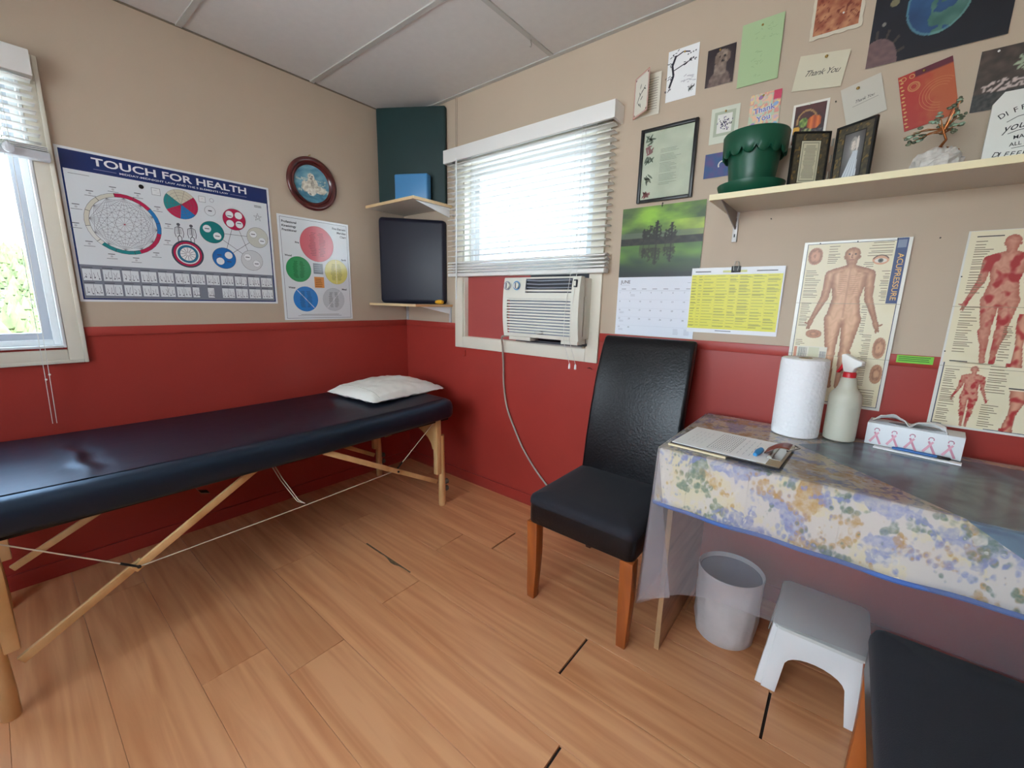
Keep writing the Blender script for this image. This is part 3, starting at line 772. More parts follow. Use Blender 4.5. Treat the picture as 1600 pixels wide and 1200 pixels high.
for k in range(4):
    z = 1.296+0.018*k
    MB().tube([(1.22, AY-0.006, z+0.002), (1.30, AY-0.008, z-0.002), (1.40, AY-0.008, z-0.001), (1.495, AY-0.006, z)], 0.0028, 6).build('outlet_vane', ac_grey, ac, smooth=True)
for x in (1.095, 1.160):
    kn = MB().cyl((x, AY-0.010, 1.325), (x, AY-0.024, 1.325), 0.017, 18).build('control_knob', ac_m, ac, bevel=0.002)
    MB().box((x-0.003, AY-0.030, 1.311), (x+0.003, AY-0.023, 1.339)).build('knob_grip', ac_grey, kn)
    o_ = MB().lathe([(0.0185, 0), (0.024, 0), (0.024, 0.0012), (0.0185, 0.0012)], (0, 0, 0), 24, False).build('knob_scale', bluebox if x > 1.12 else ac_grey, ac, local=True)
    o_.location = (x-OFF[ac].x, AY-0.0155-OFF[ac].y, 1.325-OFF[ac].z); o_.rotation_euler = (pi/2, 0, 0)
sw = MB().box((1.512, AY-0.016, 1.315), (1.530, AY-0.004, 1.352)).build('switch_plate', ac_dark, ac, bevel=0.002)
MB().box((1.516, AY-0.019, 1.322), (1.526, AY-0.014, 1.345)).build('switch_rocker', ac_m, sw)
MB().ell((1.31, AY-0.012, 1.083), (0.028, 0.005, 0.009), 16, 8).build('badge', M('badge', S(196, 196, 190), 0.3), ac, smooth=True)
MB().box((1.535, AY+0.05, AZ0+0.02), (1.541, AY+0.075, 1.27)).build('side_vent', ac_m, ac)
for x0, x1 in ((1.085, 1.235), (1.43, 1.53)): MB().box((x0, AY+0.02, AZ0-0.022), (x1, AY+0.10, AZ0+0.006)).build('foot_rail', ac_m, ac, bevel=0.002)
MB().box((1.16, -0.05, 1.0105), (1.52, 0.018, 1.020)).build('support_plate', steel, ac)
MB().box((1.10, -0.07, 1.020), (1.53, 0.015, 1.032)).build('support_plate', ac_dark, ac)
cd = MB(); cpts = [(1.075, -0.10, 1.050), (1.045, -0.11, 1.045), (0.990, -0.065, 1.030), (0.972, -0.035, 0.96), (0.966, -0.018, 0.85), (0.968, -0.014, 0.74), (0.995, -0.013, 0.60), (1.055, -0.013, 0.48), (1.13, -0.014, 0.36), (1.22, -0.015, 0.26), (1.30, -0.016, 0.19), (1.40, -0.017, 0.12), (1.55, -0.02, 0.05)]
def spline(P, n=8):
    P = [Vector(p) for p in P]; out = []
    for i in range(len(P)-1):
        p0, p1, p2, p3 = P[max(i-1, 0)], P[i], P[i+1], P[min(i+2, len(P)-1)]
        for k in range(n):
            t = k/n; out.append(0.5*((2*p1)+(p2-p0)*t+(2*p0-5*p1+4*p2-p3)*t*t+(3*p1-p0-3*p2+p3)*t**3))
    return out+[P[-1]]
cd.tube(spline(cpts), 0.0055, 8); cd.build('power_cord', accord, ac, smooth=True)
# little hooks and nails left on the back wall
nh = MB().box((0.612, -0.010, 0.880), (0.624, 0.0, 0.918)); nh.box((0.604, -0.014, 0.878), (0.624, -0.006, 0.884))
tag(nh.build('wall_hook', redp, bevel=0.001), 'small red painted hook below the left corner of the back window', 'hook')
hk2 = MB().tube([(1.545, 0.0, 0.905), (1.545, -0.02, 0.905), (1.56, -0.026, 0.912), (1.568, -0.02, 0.902)], 0.0016, 6)
tag(hk2.build('wall_hook', steel, smooth=True), 'thin wire hook beside the cord tassels of the back window blind', 'hook')

# ================================================================ CHAIRS
def curved_leg(x, y, sx, sy, h, curve, mat, parent, top=0.036):
    """square leg that tapers and kicks at the foot"""
    m = MB(); rings = []
    for i in range(13):
        t = i/12; z = h*(1-t)
        w = top*(1-0.12*t-0.34*max(0, t-0.45)**1.2)*1.12; k = curve*sin(pi*min(1, t*1.15))*0.6
        cx_, cy_ = x+sx*k, y+sy*k
        rings.append([(cx_-w/2, cy_-w/2, z), (cx_+w/2, cy_-w/2, z), (cx_+w/2, cy_+w/2, z), (cx_-w/2, cy_+w/2, z)])
    m.loft(rings[::-1]); return m.build('leg', mat, parent, bevel=0.003, local=True)
def cushion_box(lo, hi, puff=0.012, nu=14, nv=14):
    m = MB(); x0, y0, z0 = lo; x1, y1, z1 = hi
    m.grid(lambda u, v: (x0+(x1-x0)*u, y0+(y1-y0)*v, z1+puff*(sin(pi*u)*sin(pi*v))**0.5), nu, nv)
    m.box((x0, y0, z0), (x1, y1, z1-0.0)); return m
def make_chair(label, loc, rotz):
    c = thing('dining_chair', label, 'chair', loc, 'black high backed dining chairs', rotz)
    hw, hd = 0.227, 0.235
    # padded seat with rounded corners
    def rr(ins, z, n=8, R=0.03):
        r = []
        for qx, qy, a0 in ((1,1,0),(-1,1,pi/2),(-1,-1,pi),(1,-1,3*pi/2)):
            for i in range(n):
                a = a0+pi/2*i/(n-1); q = max(0.004, R-ins)
                r.append((qx*(hw-R)+q*cos(a)-(qx*0 if ins < R else qx*(ins-R)), qy*(hd-R)+q*sin(a)-(0 if ins < R else qy*(ins-R)), z))
        return r
    m = MB(); m.loft([rr(0.004, 0.352), rr(0.0, 0.358), rr(0.0, 0.44), rr(0.003, 0.455), rr(0.012, 0.464)]); m.build('seat', blackl, c, smooth=True, local=True, ang=50)
    m = MB(); m.loft([rr(-0.003, 0.437), rr(-0.002, 0.452), rr(0.004, 0.466), rr(0.020, 0.475), rr(0.06, 0.481), rr(0.12, 0.484)]); m.build('seat_cover', seatcloth, c, smooth=True, local=True, ang=60)
    # tall raked backrest, slightly rolled at the top
    m = MB(); prof = []
    fr_ = [(0.168, 0.40), (0.172, 0.46), (0.192, 0.60), (0.222, 0.76), (0.262, 0.92), (0.304, 1.05), (0.318, 1.083), (0.330, 1.092)]
    bk = [(0.346, 1.092), (0.356, 1.083), (0.354, 1.05), (0.318, 0.92), (0.276, 0.76), (0.246, 0.60), (0.228, 0.46), (0.222, 0.40)]
    prof = fr_+bk; n = len(prof); rings = []
    for x, k in ((-0.212, 0.006), (-0.208, 0.002), (-0.198, 0.0), (-0.1, -0.004), (0, -0.006), (0.1, -0.004), (0.198, 0.0), (0.208, 0.002), (0.212, 0.006)):
        ring = []
        for i, (y, z) in enumerate(prof):
            yy = y+k if i < 8 else y-max(0, k)
            ring.append((x*(1-0.02*(z > 1.0)), yy, z-max(0, k)*(z > 1.08)))
        rings.append(ring)
    m.loft(rings); m.build('backrest', blackl, c, smooth=True, local=True, ang=55)
    for sx in (-1, 1):
        curved_leg(sx*(hw-0.022), -hd+0.024, 0, 1, 0.353, 0.010, chair_wood, c, 0.044)
        # rear legs splay backwards
        l = MB(); rings = []
        for i in range(9):
            t = i/8; z = 0.353*(1-t); y = hd-0.03+0.07*t**1.6; w = 0.036-0.010*t; x = sx*(hw-0.03)
            rings.append([(x-w/2, y-w/2, z), (x+w/2, y-w/2, z), (x+w/2, y+w/2, z), (x-w/2, y+w/2, z)])
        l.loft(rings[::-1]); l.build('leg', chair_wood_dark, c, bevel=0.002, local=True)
    return c
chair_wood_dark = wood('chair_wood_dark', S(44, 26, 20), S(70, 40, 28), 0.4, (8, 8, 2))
make_chair('black leatherette dining chair standing between the window and the draped table', (1.885, -0.435, 0.0), 0)
make_chair('black dining chair in the foreground, cut off by the lower right corner', (2.966, -0.897, 0.0), -pi/2)

# ================================================================ DRAPED TABLE
TX0, TX1, TY0, TY1, TZ = 2.165, 3.42, -0.650, -0.075, 0.79
tb = thing('table', 'plain plywood table hidden under the floral cloth and clear plastic', 'table', ((TX0+TX1)/2, (TY0+TY1)/2, 0))
MB().box((TX0+0.006, TY0+0.006, TZ-0.03), (TX1, TY1, TZ-0.0035)).build('top', ply, tb)
MB().box((2.187, -0.58, 0.0), (2.203, TY1-0.02, TZ-0.03)).build('side_panel', ply, tb)
MB().box((2.1865, -0.5822, 0.0), (2.2035, -0.58, TZ-0.03)).build('edge_band', ply_edge, tb)
MB().box((3.36, -0.58, 0.0), (3.376, TY1-0.02, TZ-0.03)).build('side_panel', ply, tb)
MB().box((2.203, -0.12, 0.35), (3.36, -0.105, TZ-0.03)).build('back_panel', ply, tb)

# floral cloth
def floral():
    m, nt, b = newmat('floral_cotton'); L = nt.links.new
    tc = nt.nodes.new('ShaderNodeTexCoord')
    def n(scale, detail, off, dist=0.0):
        mp = nt.nodes.new('ShaderNodeMapping'); mp.inputs['Location'].default_value = off; L(tc.outputs['Object'], mp.inputs[0])
        t = nt.nodes.new('ShaderNodeTexNoise'); t.inputs['Scale'].default_value = scale; t.inputs['Detail'].default_value = detail; t.inputs['Roughness'].default_value = 0.62; t.inputs['Distortion'].default_value = dist
        L(mp.outputs[0], t.inputs['Vector']); return t.outputs['Fac']
    # leaf-shaped serration that breaks the blot outlines
    mpv = nt.nodes.new('ShaderNodeMapping'); mpv.inputs['Scale'].default_value = (1, 1, 0.6); L(tc.outputs['Object'], mpv.inputs[0])
    vo = nt.nodes.new('ShaderNodeTexVoronoi'); vo.inputs['Scale'].default_value = 85; L(mpv.outputs[0], vo.inputs['Vector'])
    def mask(scale, off, thr, width=0.05, dist=0.6):
        f = n(scale, 2.5, off, dist)
        ad = nt.nodes.new('ShaderNodeMath'); ad.operation = 'MULTIPLY_ADD'; ad.inputs[1].default_value = -0.16; L(vo.outputs['Distance'], ad.inputs[0]); L(f, ad.inputs[2])
        mr = nt.nodes.new('ShaderNodeMapRange'); mr.inputs[1].default_value = thr-0.05; mr.inputs[2].default_value = thr-0.05+width; L(ad.outputs[0], mr.inputs[0]); return mr.outputs[0]
    cur = None; base = nt.nodes.new('ShaderNodeRGB'); base.outputs[0].default_value = (*S(232, 222, 208), 1); cur = base.outputs[0]
    fine = n(60, 3, (3, 1, 2))
    for col, sc, off, thr in ((S(238, 224, 176), 9, (1, 5, 2), 0.45), (S(146, 158, 204), 8.5, (4.3, 2, 7), 0.488), (S(204, 156, 66), 7.5, (9.1, 3, 1), 0.488), (S(92, 130, 106), 9.5, (2.7, 8, 5), 0.52), (S(136, 148, 200), 13, (6.2, 1, 9), 0.555), (S(240, 232, 214), 22, (3.2, 6, 4), 0.60)):
        mk = mask(sc, off, thr)
        # mottling inside each bloom
        mr2 = nt.nodes.new('ShaderNodeMapRange'); mr2.inputs[1].default_value = 0.3; mr2.inputs[2].default_value = 0.7; mr2.inputs[3].default_value = 0.35; mr2.inputs[4].default_value = 1.0; L(fine, mr2.inputs[0])
        mu = nt.nodes.new('ShaderNodeMath'); mu.operation = 'MULTIPLY'; L(mk, mu.inputs[0]); L(mr2.outputs[0], mu.inputs[1])
        mx = nt.nodes.new('ShaderNodeMixRGB'); L(mu.outputs[0], mx.inputs[0]); L(cur, mx.inputs[1]); mx.inputs[2].default_value = (*col, 1); cur = mx.outputs[0]
    L(cur, b.inputs['Base Color']); b.inputs['Roughness'].default_value = 0.8
    return m
fm = floral()
blue_trim = M('blue_binding', S(70, 104, 172), 0.7)
cl = thing('tablecloth', 'floral cotton tablecloth with blue binding under the clear plastic sheet', 'tablecloth', ((TX0+TX1)/2, (TY0+TY1)/2, 0.59))
HEM = 0.603
cm = MB()
cm.grid(lambda u, v: (TX0+(TX1-TX0)*u, TY0+(TY1-TY0)*v, TZ-0.0015), 30, 14)
def front(u, v):
    d = (TZ-0.0015-HEM)*v
    z = TZ-0.0015-d - 0.010*v*(1-u)*sin(u*5) ; 
    return (TX0-0.004*v*(1-u)+(TX1-TX0)*u, TY0-0.004*sin(min(1, v*4)*pi/2)-0.006*v*sin(u*17)-0.004*v*sin(u*41+1), z)
cm.grid(front, 80, 8)
def left(u, v):
    return (TX0-0.004*sin(min(1, v*4)*pi/2)-0.002*v*(1+sin(u*9)), TY0+(TY1-TY0)*u, TZ-0.0015-(TZ-HEM)*v)
cm.grid(left, 16, 8)
cm.build('cloth', fm, cl, smooth=True, ang=60, solid=0.001)
tr = MB(); tr.tube([Vector(front(i/60, 1.0))+Vector((0, -0.0005, 0.0)) for i in range(61)], 0.0065, 8)
tr.tube([Vector(left(i/10, 1.0)) for i in range(11)], 0.0065, 8)
tr.build('binding', blue_trim, cl, smooth=True)
for i, u in enumerate((0.075, 0.205, 0.375)):   # pressed fold creases
    MB().tube([Vector(front(u, 0.06+0.9*k/6))+Vector((0, -0.0016, 0)) for k in range(7)], 0.0012, 5).build('fold_crease', fm, cl, smooth=True)

# blue marbled cloth laid askew on top
def bluecloth():
    m, nt, b = newmat('blue_batik'); L = nt.links.new
    tc = nt.nodes.new('ShaderNodeTexCoord'); t = nt.nodes.new('ShaderNodeTexNoise'); t.inputs['Scale'].default_value = 7; t.inputs['Detail'].default_value = 7; t.inputs['Distortion'].default_value = 1.5; L(tc.outputs['Object'], t.inputs['Vector'])
    r = nt.nodes.new('ShaderNodeValToRGB'); e = r.color_ramp.elements; e[0].position = 0.3; e[0].color = (*S(60, 92, 122), 1); e[1].position = 0.72; e[1].color = (*S(122, 172, 190), 1)
    k = e.new(0.5); k.color = (*S(96, 132, 150), 1); L(t.outputs['Fac'], r.inputs[0]); L(r.outputs[0], b.inputs['Base Color']); b.inputs['Roughness'].default_value = 0.75
    return m
bc = MB(); Q = [(2.504, -0.300), (2.845, -0.652), (3.41, -0.652), (3.41, -0.125), (2.66, -0.125)]
zt = TZ-0.0006
bc.add([(x, y, zt) for x, y in Q], [(0, 1, 2, 3, 4)])
bc.add([(2.845, -0.652, zt), (3.41, -0.652, zt), (3.41, -0.660, zt-0.004), (2.851, -0.660, zt-0.004), (3.41, -0.661, zt-0.15), (3.09, -0.661, zt-0.15)], [(0, 3, 2, 1), (3, 5, 4, 2)])
tag(bc.build('cloth_runner', bluecloth(), solid=0.0008), 'blue marbled cloth lying askew on the floral tablecloth under the plastic', 'cloth')

# clear plastic cover sheet with its gathered corner
ps = thing('plastic_cover', 'clear plastic sheet draped over the floral tablecloth', 'table cover', ((TX0+TX1)/2, (TY0+TY1)/2, 0.19))
PZ = TZ+0.0015
pc = MB(); pc.grid(lambda u, v: (TX0-0.004+(TX1-TX0)*u, TY0-0.012+(TY1-TY0+0.012)*v, PZ+0.0006*nz(u*20, v*9)), 40, 16)
def plan(t):
    f = [(TX1, TY0-0.0125-0.003*t)]
    for i in range(1, 24):
        x = TX1+(2.30-TX1)*i/24; f.append((x, TY0-0.0125-(0.002+0.003*sin(x*19))*t))
    pts = f+[(2.161+0.142*t, TY0-0.0130-0.010*t), (2.161+0.06*t, TY0-0.0145-0.022*t), (2.161-0.012*t, TY0-0.0150-0.020*t), (2.161-0.005*t, TY0-0.0135-0.016*t),
             (2.161+0.04*t, TY0-0.0125-0.006*t), (2.161+0.10*t, TY0-0.0110+0.002*t), (2.161+0.05*t, TY0-0.0100+0.006*t), (2.160-0.024*t, TY0-0.0090+0.004*t), (2.160-0.042*t, TY0-0.006+0.030*t), (2.160-0.036*t, TY0+0.05),
             (2.160-0.020*t, TY0+0.2+0.0*t), (2.160-0.024*t, TY0+0.4), (2.160-0.012*t, TY1)]
    return pts
def hemz(i, n):
    if i < 24: return 0.372-0.030*max(0, (i-14)/10)
    return [0.318, 0.285, 0.245, 0.242, 0.262, 0.285, 0.262, 0.205, 0.180, 0.178, 0.21, 0.23, 0.23][min(i-24, 12)]
P1 = plan(1.0); npl = len(P1); NR = 14
b0 = len(pc.v)
for j in range(NR+1):
    for i in range(npl):
        s_ = j/NR; hz_ = hemz(i, npl); z = PZ+(hz_-PZ)*s_
        t = ((PZ-z)/(PZ-0.18)); q = plan(t)[i]; pc.v.append((q[0], q[1], z))
for j in range(NR):
    for i in range(npl-1):
        a = b0+j*npl+i; pc.face((a, a+1, a+npl+1, a+npl))
pc.build('sheet', clear_pl, ps, smooth=True, ang=70)

# ================================================================ THINGS ON THE TABLE
def towel_mat():
    m, nt, b = newmat('embossed_paper'); L = nt.links.new
    b.inputs['Base Color'].default_value = (*S(242, 242, 244), 1); b.inputs['Roughness'].default_value = 0.9
    tc = nt.nodes.new('ShaderNodeTexCoord'); mp = nt.nodes.new('ShaderNodeMapping'); mp.inputs['Scale'].default_value = (1, 1, 1)
    L(tc.outputs['Object'], mp.inputs[0]); v = nt.nodes.new('ShaderNodeTexVoronoi'); v.inputs['Scale'].default_value = 95; L(mp.outputs[0], v.inputs['Vector'])
    bp = nt.nodes.new('ShaderNodeBump'); bp.inputs['Strength'].default_value = 0.7; bp.inputs['Distance'].default_value = 0.003; L(v.outputs['Distance'], bp.inputs['Height']); L(bp.outputs[0], b.inputs['Normal'])
    return m
PT = (2.479, -0.172)
pt = thing('paper_towel_roll', 'white embossed paper towel roll standing beside the spray bottle', 'paper towels', (PT[0], PT[1], TZ+0.002))
tz = TZ+0.003
MB().lathe([(0.020, 0.0), (0.068, 0.0), (0.0715, 0.003), (0.0725, 0.02), (0.0725, 0.255), (0.071, 0.272), (0.067, 0.275), (0.021, 0.2745), (0.0205, 0.27), (0.0205, 0.0)], (PT[0], PT[1], tz), 48, False).build('paper', towel_mat(), pt, smooth=True)
MB().lathe([(0.0185, 0.0), (0.020, 0.0), (0.020, 0.276), (0.0185, 0.276), (0.0185, 0.0)], (PT[0], PT[1], tz), 24, False).build('core', M('cardboard', S(170, 146, 116), 0.8), pt, smooth=True)

BTL = (2.606, -0.142)
bt = thing('spray_bottle', 'translucent spray bottle with red trigger standing by the paper towel roll', 'spray bottle', (BTL[0], BTL[1], TZ+0.002))
MB().lathe([(0.0, 0.0), (0.040, 0.0), (0.045, 0.004), (0.046, 0.02), (0.046, 0.118), (0.0453, 0.122), (0.046, 0.126), (0.046, 0.148), (0.0445, 0.158), (0.039, 0.169), (0.031, 0.178), (0.0265, 0.188), (0.0245, 0.200), (0.022, 0.214), (0.0165, 0.222), (0.0, 0.222)], (BTL[0], BTL[1], tz), 36, False).build('bottle', M('cloudy_plastic', S(226, 224, 206), 0.35, trans=0.3, var=0.03), bt, smooth=True, ang=30)
MB().lathe([(0.0, 0.214), (0.0185, 0.214), (0.0185, 0.233), (0.0165, 0.237), (0.0, 0.237)], (BTL[0], BTL[1], tz), 24, False).build('collar', pinkred, bt, smooth=True, ang=30)
hd_ = MB(); d = Vector((0.86, -0.5, 0)).normalized(); s_ = Vector((-d.y, d.x, 0)); bc_ = Vector((BTL[0], BTL[1], tz))
def hp(a, h, w): return [bc_+d*a+s_*w+Vector((0, 0, h)), bc_+d*a-s_*w+Vector((0, 0, h))]
outl = [(-0.016, 0.237), (0.012, 0.237), (0.016, 0.252), (0.036, 0.264), (0.036, 0.276), (0.010, 0.284), (-0.018, 0.298), (-0.030, 0.294), (-0.026, 0.27)]
vs = []; n = len(outl)
for a, h in outl: vs += hp(a, h, 0.010)
hd_.add(vs, [tuple(range(0, 2*n, 2)), tuple(range(1, 2*n, 2))[::-1]]+[(2*i, 2*((i+1) % n), 2*((i+1) % n)+1, 2*i+1) for i in range(n)])
hd_.build('spray_head', plasticw, bt, bevel=0.003)
tg = MB(); tgp = [(-0.016, 0.272), (-0.026, 0.262), (-0.032, 0.246), (-0.040, 0.232), (-0.034, 0.230), (-0.024, 0.244), (-0.012, 0.258)]
vs = []; n = len(tgp)
for a, h in tgp: vs += hp(a, h, 0.007)
tg.add(vs, [tuple(range(0, 2*n, 2)), tuple(range(1, 2*n, 2))[::-1]]+[(2*i, 2*((i+1) % n), 2*((i+1) % n)+1, 2*i+1) for i in range(n)])
tg.build('trigger', pinkred, bt, bevel=0.0015)

# tissue box with five printed ribbons
TB = Vector((2.7955, -0.0955, tz)); tw, td, th_ = 0.228, 0.094, 0.073; ta = -0.125
tbx = thing('tissue_box', 'white tissue box printed with five pink awareness ribbons', 'tissue box', TB, None, ta)
MB().box((-tw/2, -td/2, 0), (tw/2, td/2, th_)).build('carton', M('carton_white', S(226, 228, 230), 0.45, var=0.02), tbx, local=True, bevel=0.001)
ik = Ink(tw, th_, z0=0.0)
for k in range(5):
    u = 0.12+0.19*k
    ik.ring(u, 0.30, 0.020, 0.032, (196, 132, 152), a0=-0.5, a1=pi+0.5, n=20)
    ik.up(); ik.ring(u, 0.30, 0.020, 0.027, (120, 74, 92), a0=0.9, a1=2.2, n=10)
    ik.poly([(u-0.032, 0.42), (u-0.012, 0.38), (u+0.070, 0.93), (u+0.045, 0.96)], (206, 140, 160)); ik.up()
    ik.poly([(u+0.032, 0.42), (u+0.012, 0.38), (u-0.075, 0.86), (u-0.050, 0.92)], (222, 164, 180)); ik.z -= 2*ik.dz
rb = ik.build('ribbon_print', ink_satin, tbx); rb.rotation_euler = (pi/2, 0, 0); rb.location = (0, -td/2-0.0003, th_/2)
MB().prism([(0.065*cos(2*pi*k/24), 0.022*sin(2*pi*k/24)) for k in range(24)], th_+0.0001, th_+0.0006, 2).build('opening', M('slot_grey', S(150, 148, 146), 0.6), tbx, local=True)
def tis(u, v):
    K = [(0.0, 0.008), (0.12, 0.026), (0.28, 0.036), (0.40, 0.024), (0.50, 0.004), (0.60, 0.020), (0.78, 0.027), (0.92, 0.020), (1.0, -0.012)]
    for (a, za), (b, zb) in zip(K, K[1:]):
        if a <= u <= b: h = za+(zb-za)*(0.5-0.5*cos(pi*(u-a)/(b-a))); break
    x = -0.104+0.185*u; k = 1-0.75*v*v
    y = -0.040+0.058*v-0.010*sin(u*6)*(1-v) - (0.012 if u > 0.93 else 0)*(1-v)
    z = th_+h*k+0.004*sin(v*7+u*5)
    return (x, y if u < 0.9 else min(y, -0.049+0.03*v+ (1-u)*0.2), max(th_+0.0008, z) if u < 0.93 else z+0.002*(1-v))
MB().grid(tis, 30, 8).build('tissue', M('tissue_paper', S(244, 244, 242), 0.9), tbx, local=True, smooth=True, solid=0.0006)
nb = thing('notepad', 'thin white notepad lying in front of the tissue box', 'notepad', (2.80, -0.1785, tz-0.001), None, ta-0.05)
MB().box((-0.101, -0.014, 0), (0.101, 0.012, 0.0045)).build('pages', paper, nb, local=True, bevel=0.0006)
pn = thing('pen', 'blue ballpoint pen lying on the notepad before the tissue box', 'pen', (2.812, -0.1775, tz+0.0038), None, ta-0.04)
MB().tube([(-0.068, 0, 0.0045), (-0.064, 0, 0.0045), (0.0, 0, 0.0047), (0.036, 0, 0.0047)], [0.003, 0.0042, 0.0045, 0.0045], 10).build('barrel', M('pen_blue', S(26, 92, 160), 0.3), pn, local=True, smooth=True)
MB().tube([(0.036, 0, 0.0047), (0.062, 0, 0.0045), (0.066, 0, 0.0045)], [0.0048, 0.0045, 0.002], 10).build('grip', black_m, pn, local=True, smooth=True)
MB().box((-0.058, -0.0015, 0.0088), (-0.018, 0.0015, 0.0102)).build('clip', M('pen_clip', S(60, 120, 180), 0.3), pn, local=True)

# clipboard
cb = thing('clipboard', 'clipboard with a printed form and metal clip on the table corner', 'clipboard', (2.337, -0.497, tz-0.001), None, -0.06)
MB().box((-0.150, -0.122, 0.006), (0.158, 0.122, 0.0095)).build('board', M('board_dark', S(60, 52, 50), 0.5), cb, local=True, bevel=0.001)
MB().box((-0.153, -0.128, 0.0), (0.020, 0.118, 0.0055)).build('folder', M('manila', S(226, 208, 170), 0.7), cb, local=True)
MB().box((0.100, -0.1225, 0.0096), (0.157, 0.1215, 0.0106)).build('board_end', M('board_tan', S(150, 130, 100), 0.5), cb, local=True)
pg = MB().box((-0.146, -0.118, 0.0096), (0.122, 0.118, 0.0112)).build('page', paper, cb, local=True)
ik = Ink(0.268, 0.236, z0=0.0114)
ink = (120, 120, 128)
ik.rect(0.33, 0.10, 0.335, 0.90, ink); ik.rect(0.58, 0.10, 0.585, 0.90, ink); ik.rect(0.33, 0.10, 0.585, 0.106, ink); ik.rect(0.33, 0.894, 0.585, 0.90, ink)
for k in range(9): ik.lines(0.36+0.025*k, 0.14, 0.368+0.025*k, 9, 0.082, (140, 140, 148), h=0.05, jit=0.2, seed=k)
for k in range(4): ik.lines(0.08+0.05*k, 0.2, 0.083+0.05*k, 4, 0.16, (170, 172, 180), h=0.11, jit=0.1, seed=k)
for k in range(3): ik.lines(0.64+0.06*k, 0.15, 0.644+0.06*k, 5, 0.15, (150, 152, 165), h=0.10, jit=0.1, seed=k)
ik.build('form_print', ink_matte, pg)
cp_ = MB(); cp_.tube([(0.120, -0.060, 0.014), (0.120, 0.060, 0.014)], 0.006, 10); cp_.box((0.112, -0.062, 0.0105), (0.150, 0.062, 0.0125)); cp_.build('clip_base', steel, cb, local=True, smooth=True)
lv = MB(); lv.grid(lambda u, v: (0.100+0.062*u, -0.028+0.056*v+0.0*u, 0.014+0.028*sin(u*pi*0.62)+0.002*v), 8, 6); lv.build('clip_lever', M('clip_red_brown', S(126, 60, 44), 0.35, metal=0.3), cb, local=True, smooth=True, solid=0.0015)
MB().tube([(0.085, -0.072, 0.016), (0.088, -0.050, 0.020), (0.092, -0.028, 0.022)], [0.006, 0.009, 0.008], 10).build('pen_cap', M('cap_blue', S(60, 140, 196), 0.35), cb, local=True, smooth=True)
MB().tube([(0.150, 0.03, 0.018), (0.175, 0.075, 0.022), (0.160, 0.10, 0.020)], 0.0025, 6).build('clip_wire', steel, cb, local=True, smooth=True)

# ================================================================ UNDER THE TABLE
BN = (2.363, -0.325)
bn = thing('waste_bin', 'grey waste bin lined with a white plastic bag under the table', 'bin', (BN[0], BN[1], 0))
bgm = MB(); rings = []
for j, (z, r) in enumerate(((0.0, 0.096), (0.004, 0.102), (0.03, 0.107), (0.06, 0.110), (0.09, 0.111), (0.12, 0.112), (0.15, 0.1125), (0.18, 0.113), (0.21, 0.1135), (0.24, 0.114), (0.268, 0.113), (0.272, 0.110), (0.262, 0.106), (0.20, 0.101))):
    rings.append([(BN[0]+(r+(0.007*nz(4*cos(2*pi*k/64), 4*sin(2*pi*k/64), z*16)-0.003 if 0 < j < 10 else 0))*cos(2*pi*k/64), BN[1]+(r+(0.007*nz(4*cos(2*pi*k/64), 4*sin(2*pi*k/64), z*16)-0.003 if 0 < j < 10 else 0))*sin(2*pi*k/64), z) for k in range(64)])
bgm.loft(rings, True, False); bgm.face([k for k in range(64)][::-1]); bgm.build('bag', bag_m, bn, smooth=True)
MB().lathe([(0.085, 0.012), (0.0, 0.012), (0.0, 0.010), (0.092, 0.010), (0.1045, 0.255), (0.1025, 0.255), (0.085, 0.012)], (BN[0], BN[1], 0), 32, False).build('bin_shell', bin_m, bn, smooth=True)

# white moulded step stool
SX0, SX1, SY0, SY1, SH = 2.520, 2.775, -0.470, -0.170, 0.222
sl = thing('step_stool', 'white moulded plastic step stool half under the table', 'stool', ((SX0+SX1)/2, (SY0+SY1)/2, 0))
def stool_side(y, dy, sgn):
    """arched end wall, leaning outwards; y at the top, dy out at the floor"""
    m = MB(); xa, xb = SX0+0.018, SX1-0.018; sp = 0.020
    outer = [(xa-sp, 0.0), (xa-sp*0.0, SH-0.006), (xb, SH-0.006), (xb+sp, 0.0), (xb+sp-0.040, 0.0)]
    inner = []
    for i in range(13):
        a = pi*i/12; inner.append(((xa+xb)/2+((xb-xa)/2-0.030)*cos(a)*(1.0), 0.085+0.058*sin(a)**0.7))
    poly = outer+inner+[(xa-sp+0.040, 0.0)]
    def at(p, o): t = 1-p[1]/SH; return (p[0], y+sgn*dy*t+o, p[1])
    n = len(poly)
    m.add([at(p, 0) for p in poly]+[at(p, -sgn*0.004) for p in poly], [tuple(range(n)), tuple(range(n, 2*n))[::-1]]+[(i, (i+1) % n, n+(i+1) % n, n+i) for i in range(n)])
    return m
stool_side(SY0+0.004, 0.035, -1).build('end_wall', plasticw, sl, bevel=0.0012)
stool_side(SY1-0.004, 0.035, 1).build('end_wall', plasticw, sl, bevel=0.0012)
tp_ = MB()
def rrect(x0, y0, x1, y1, r, z, n=6):
    o_ = []
    for cx_, cy_, a0 in ((x1-r, y1-r, 0), (x0+r, y1-r, pi/2), (x0+r, y0+r, pi), (x1-r, y0+r, 3*pi/2)):
        for i in range(n): a = a0+pi/2*i/(n-1); o_.append((cx_+r*cos(a), cy_+r*sin(a), z))
    return o_
tp_.loft([rrect(SX0, SY0, SX1, SY1, 0.03, SH-0.012), rrect(SX0+0.002, SY0+0.002, SX1-0.002, SY1-0.002, 0.028, SH-0.003), rrect(SX0+0.008, SY0+0.008, SX1-0.008, SY1-0.008, 0.024, SH)])
tp_.build('top', M('stool_top', S(214, 212, 204), 0.6, var=0.03, vscale=12), sl, smooth=True, ang=50)
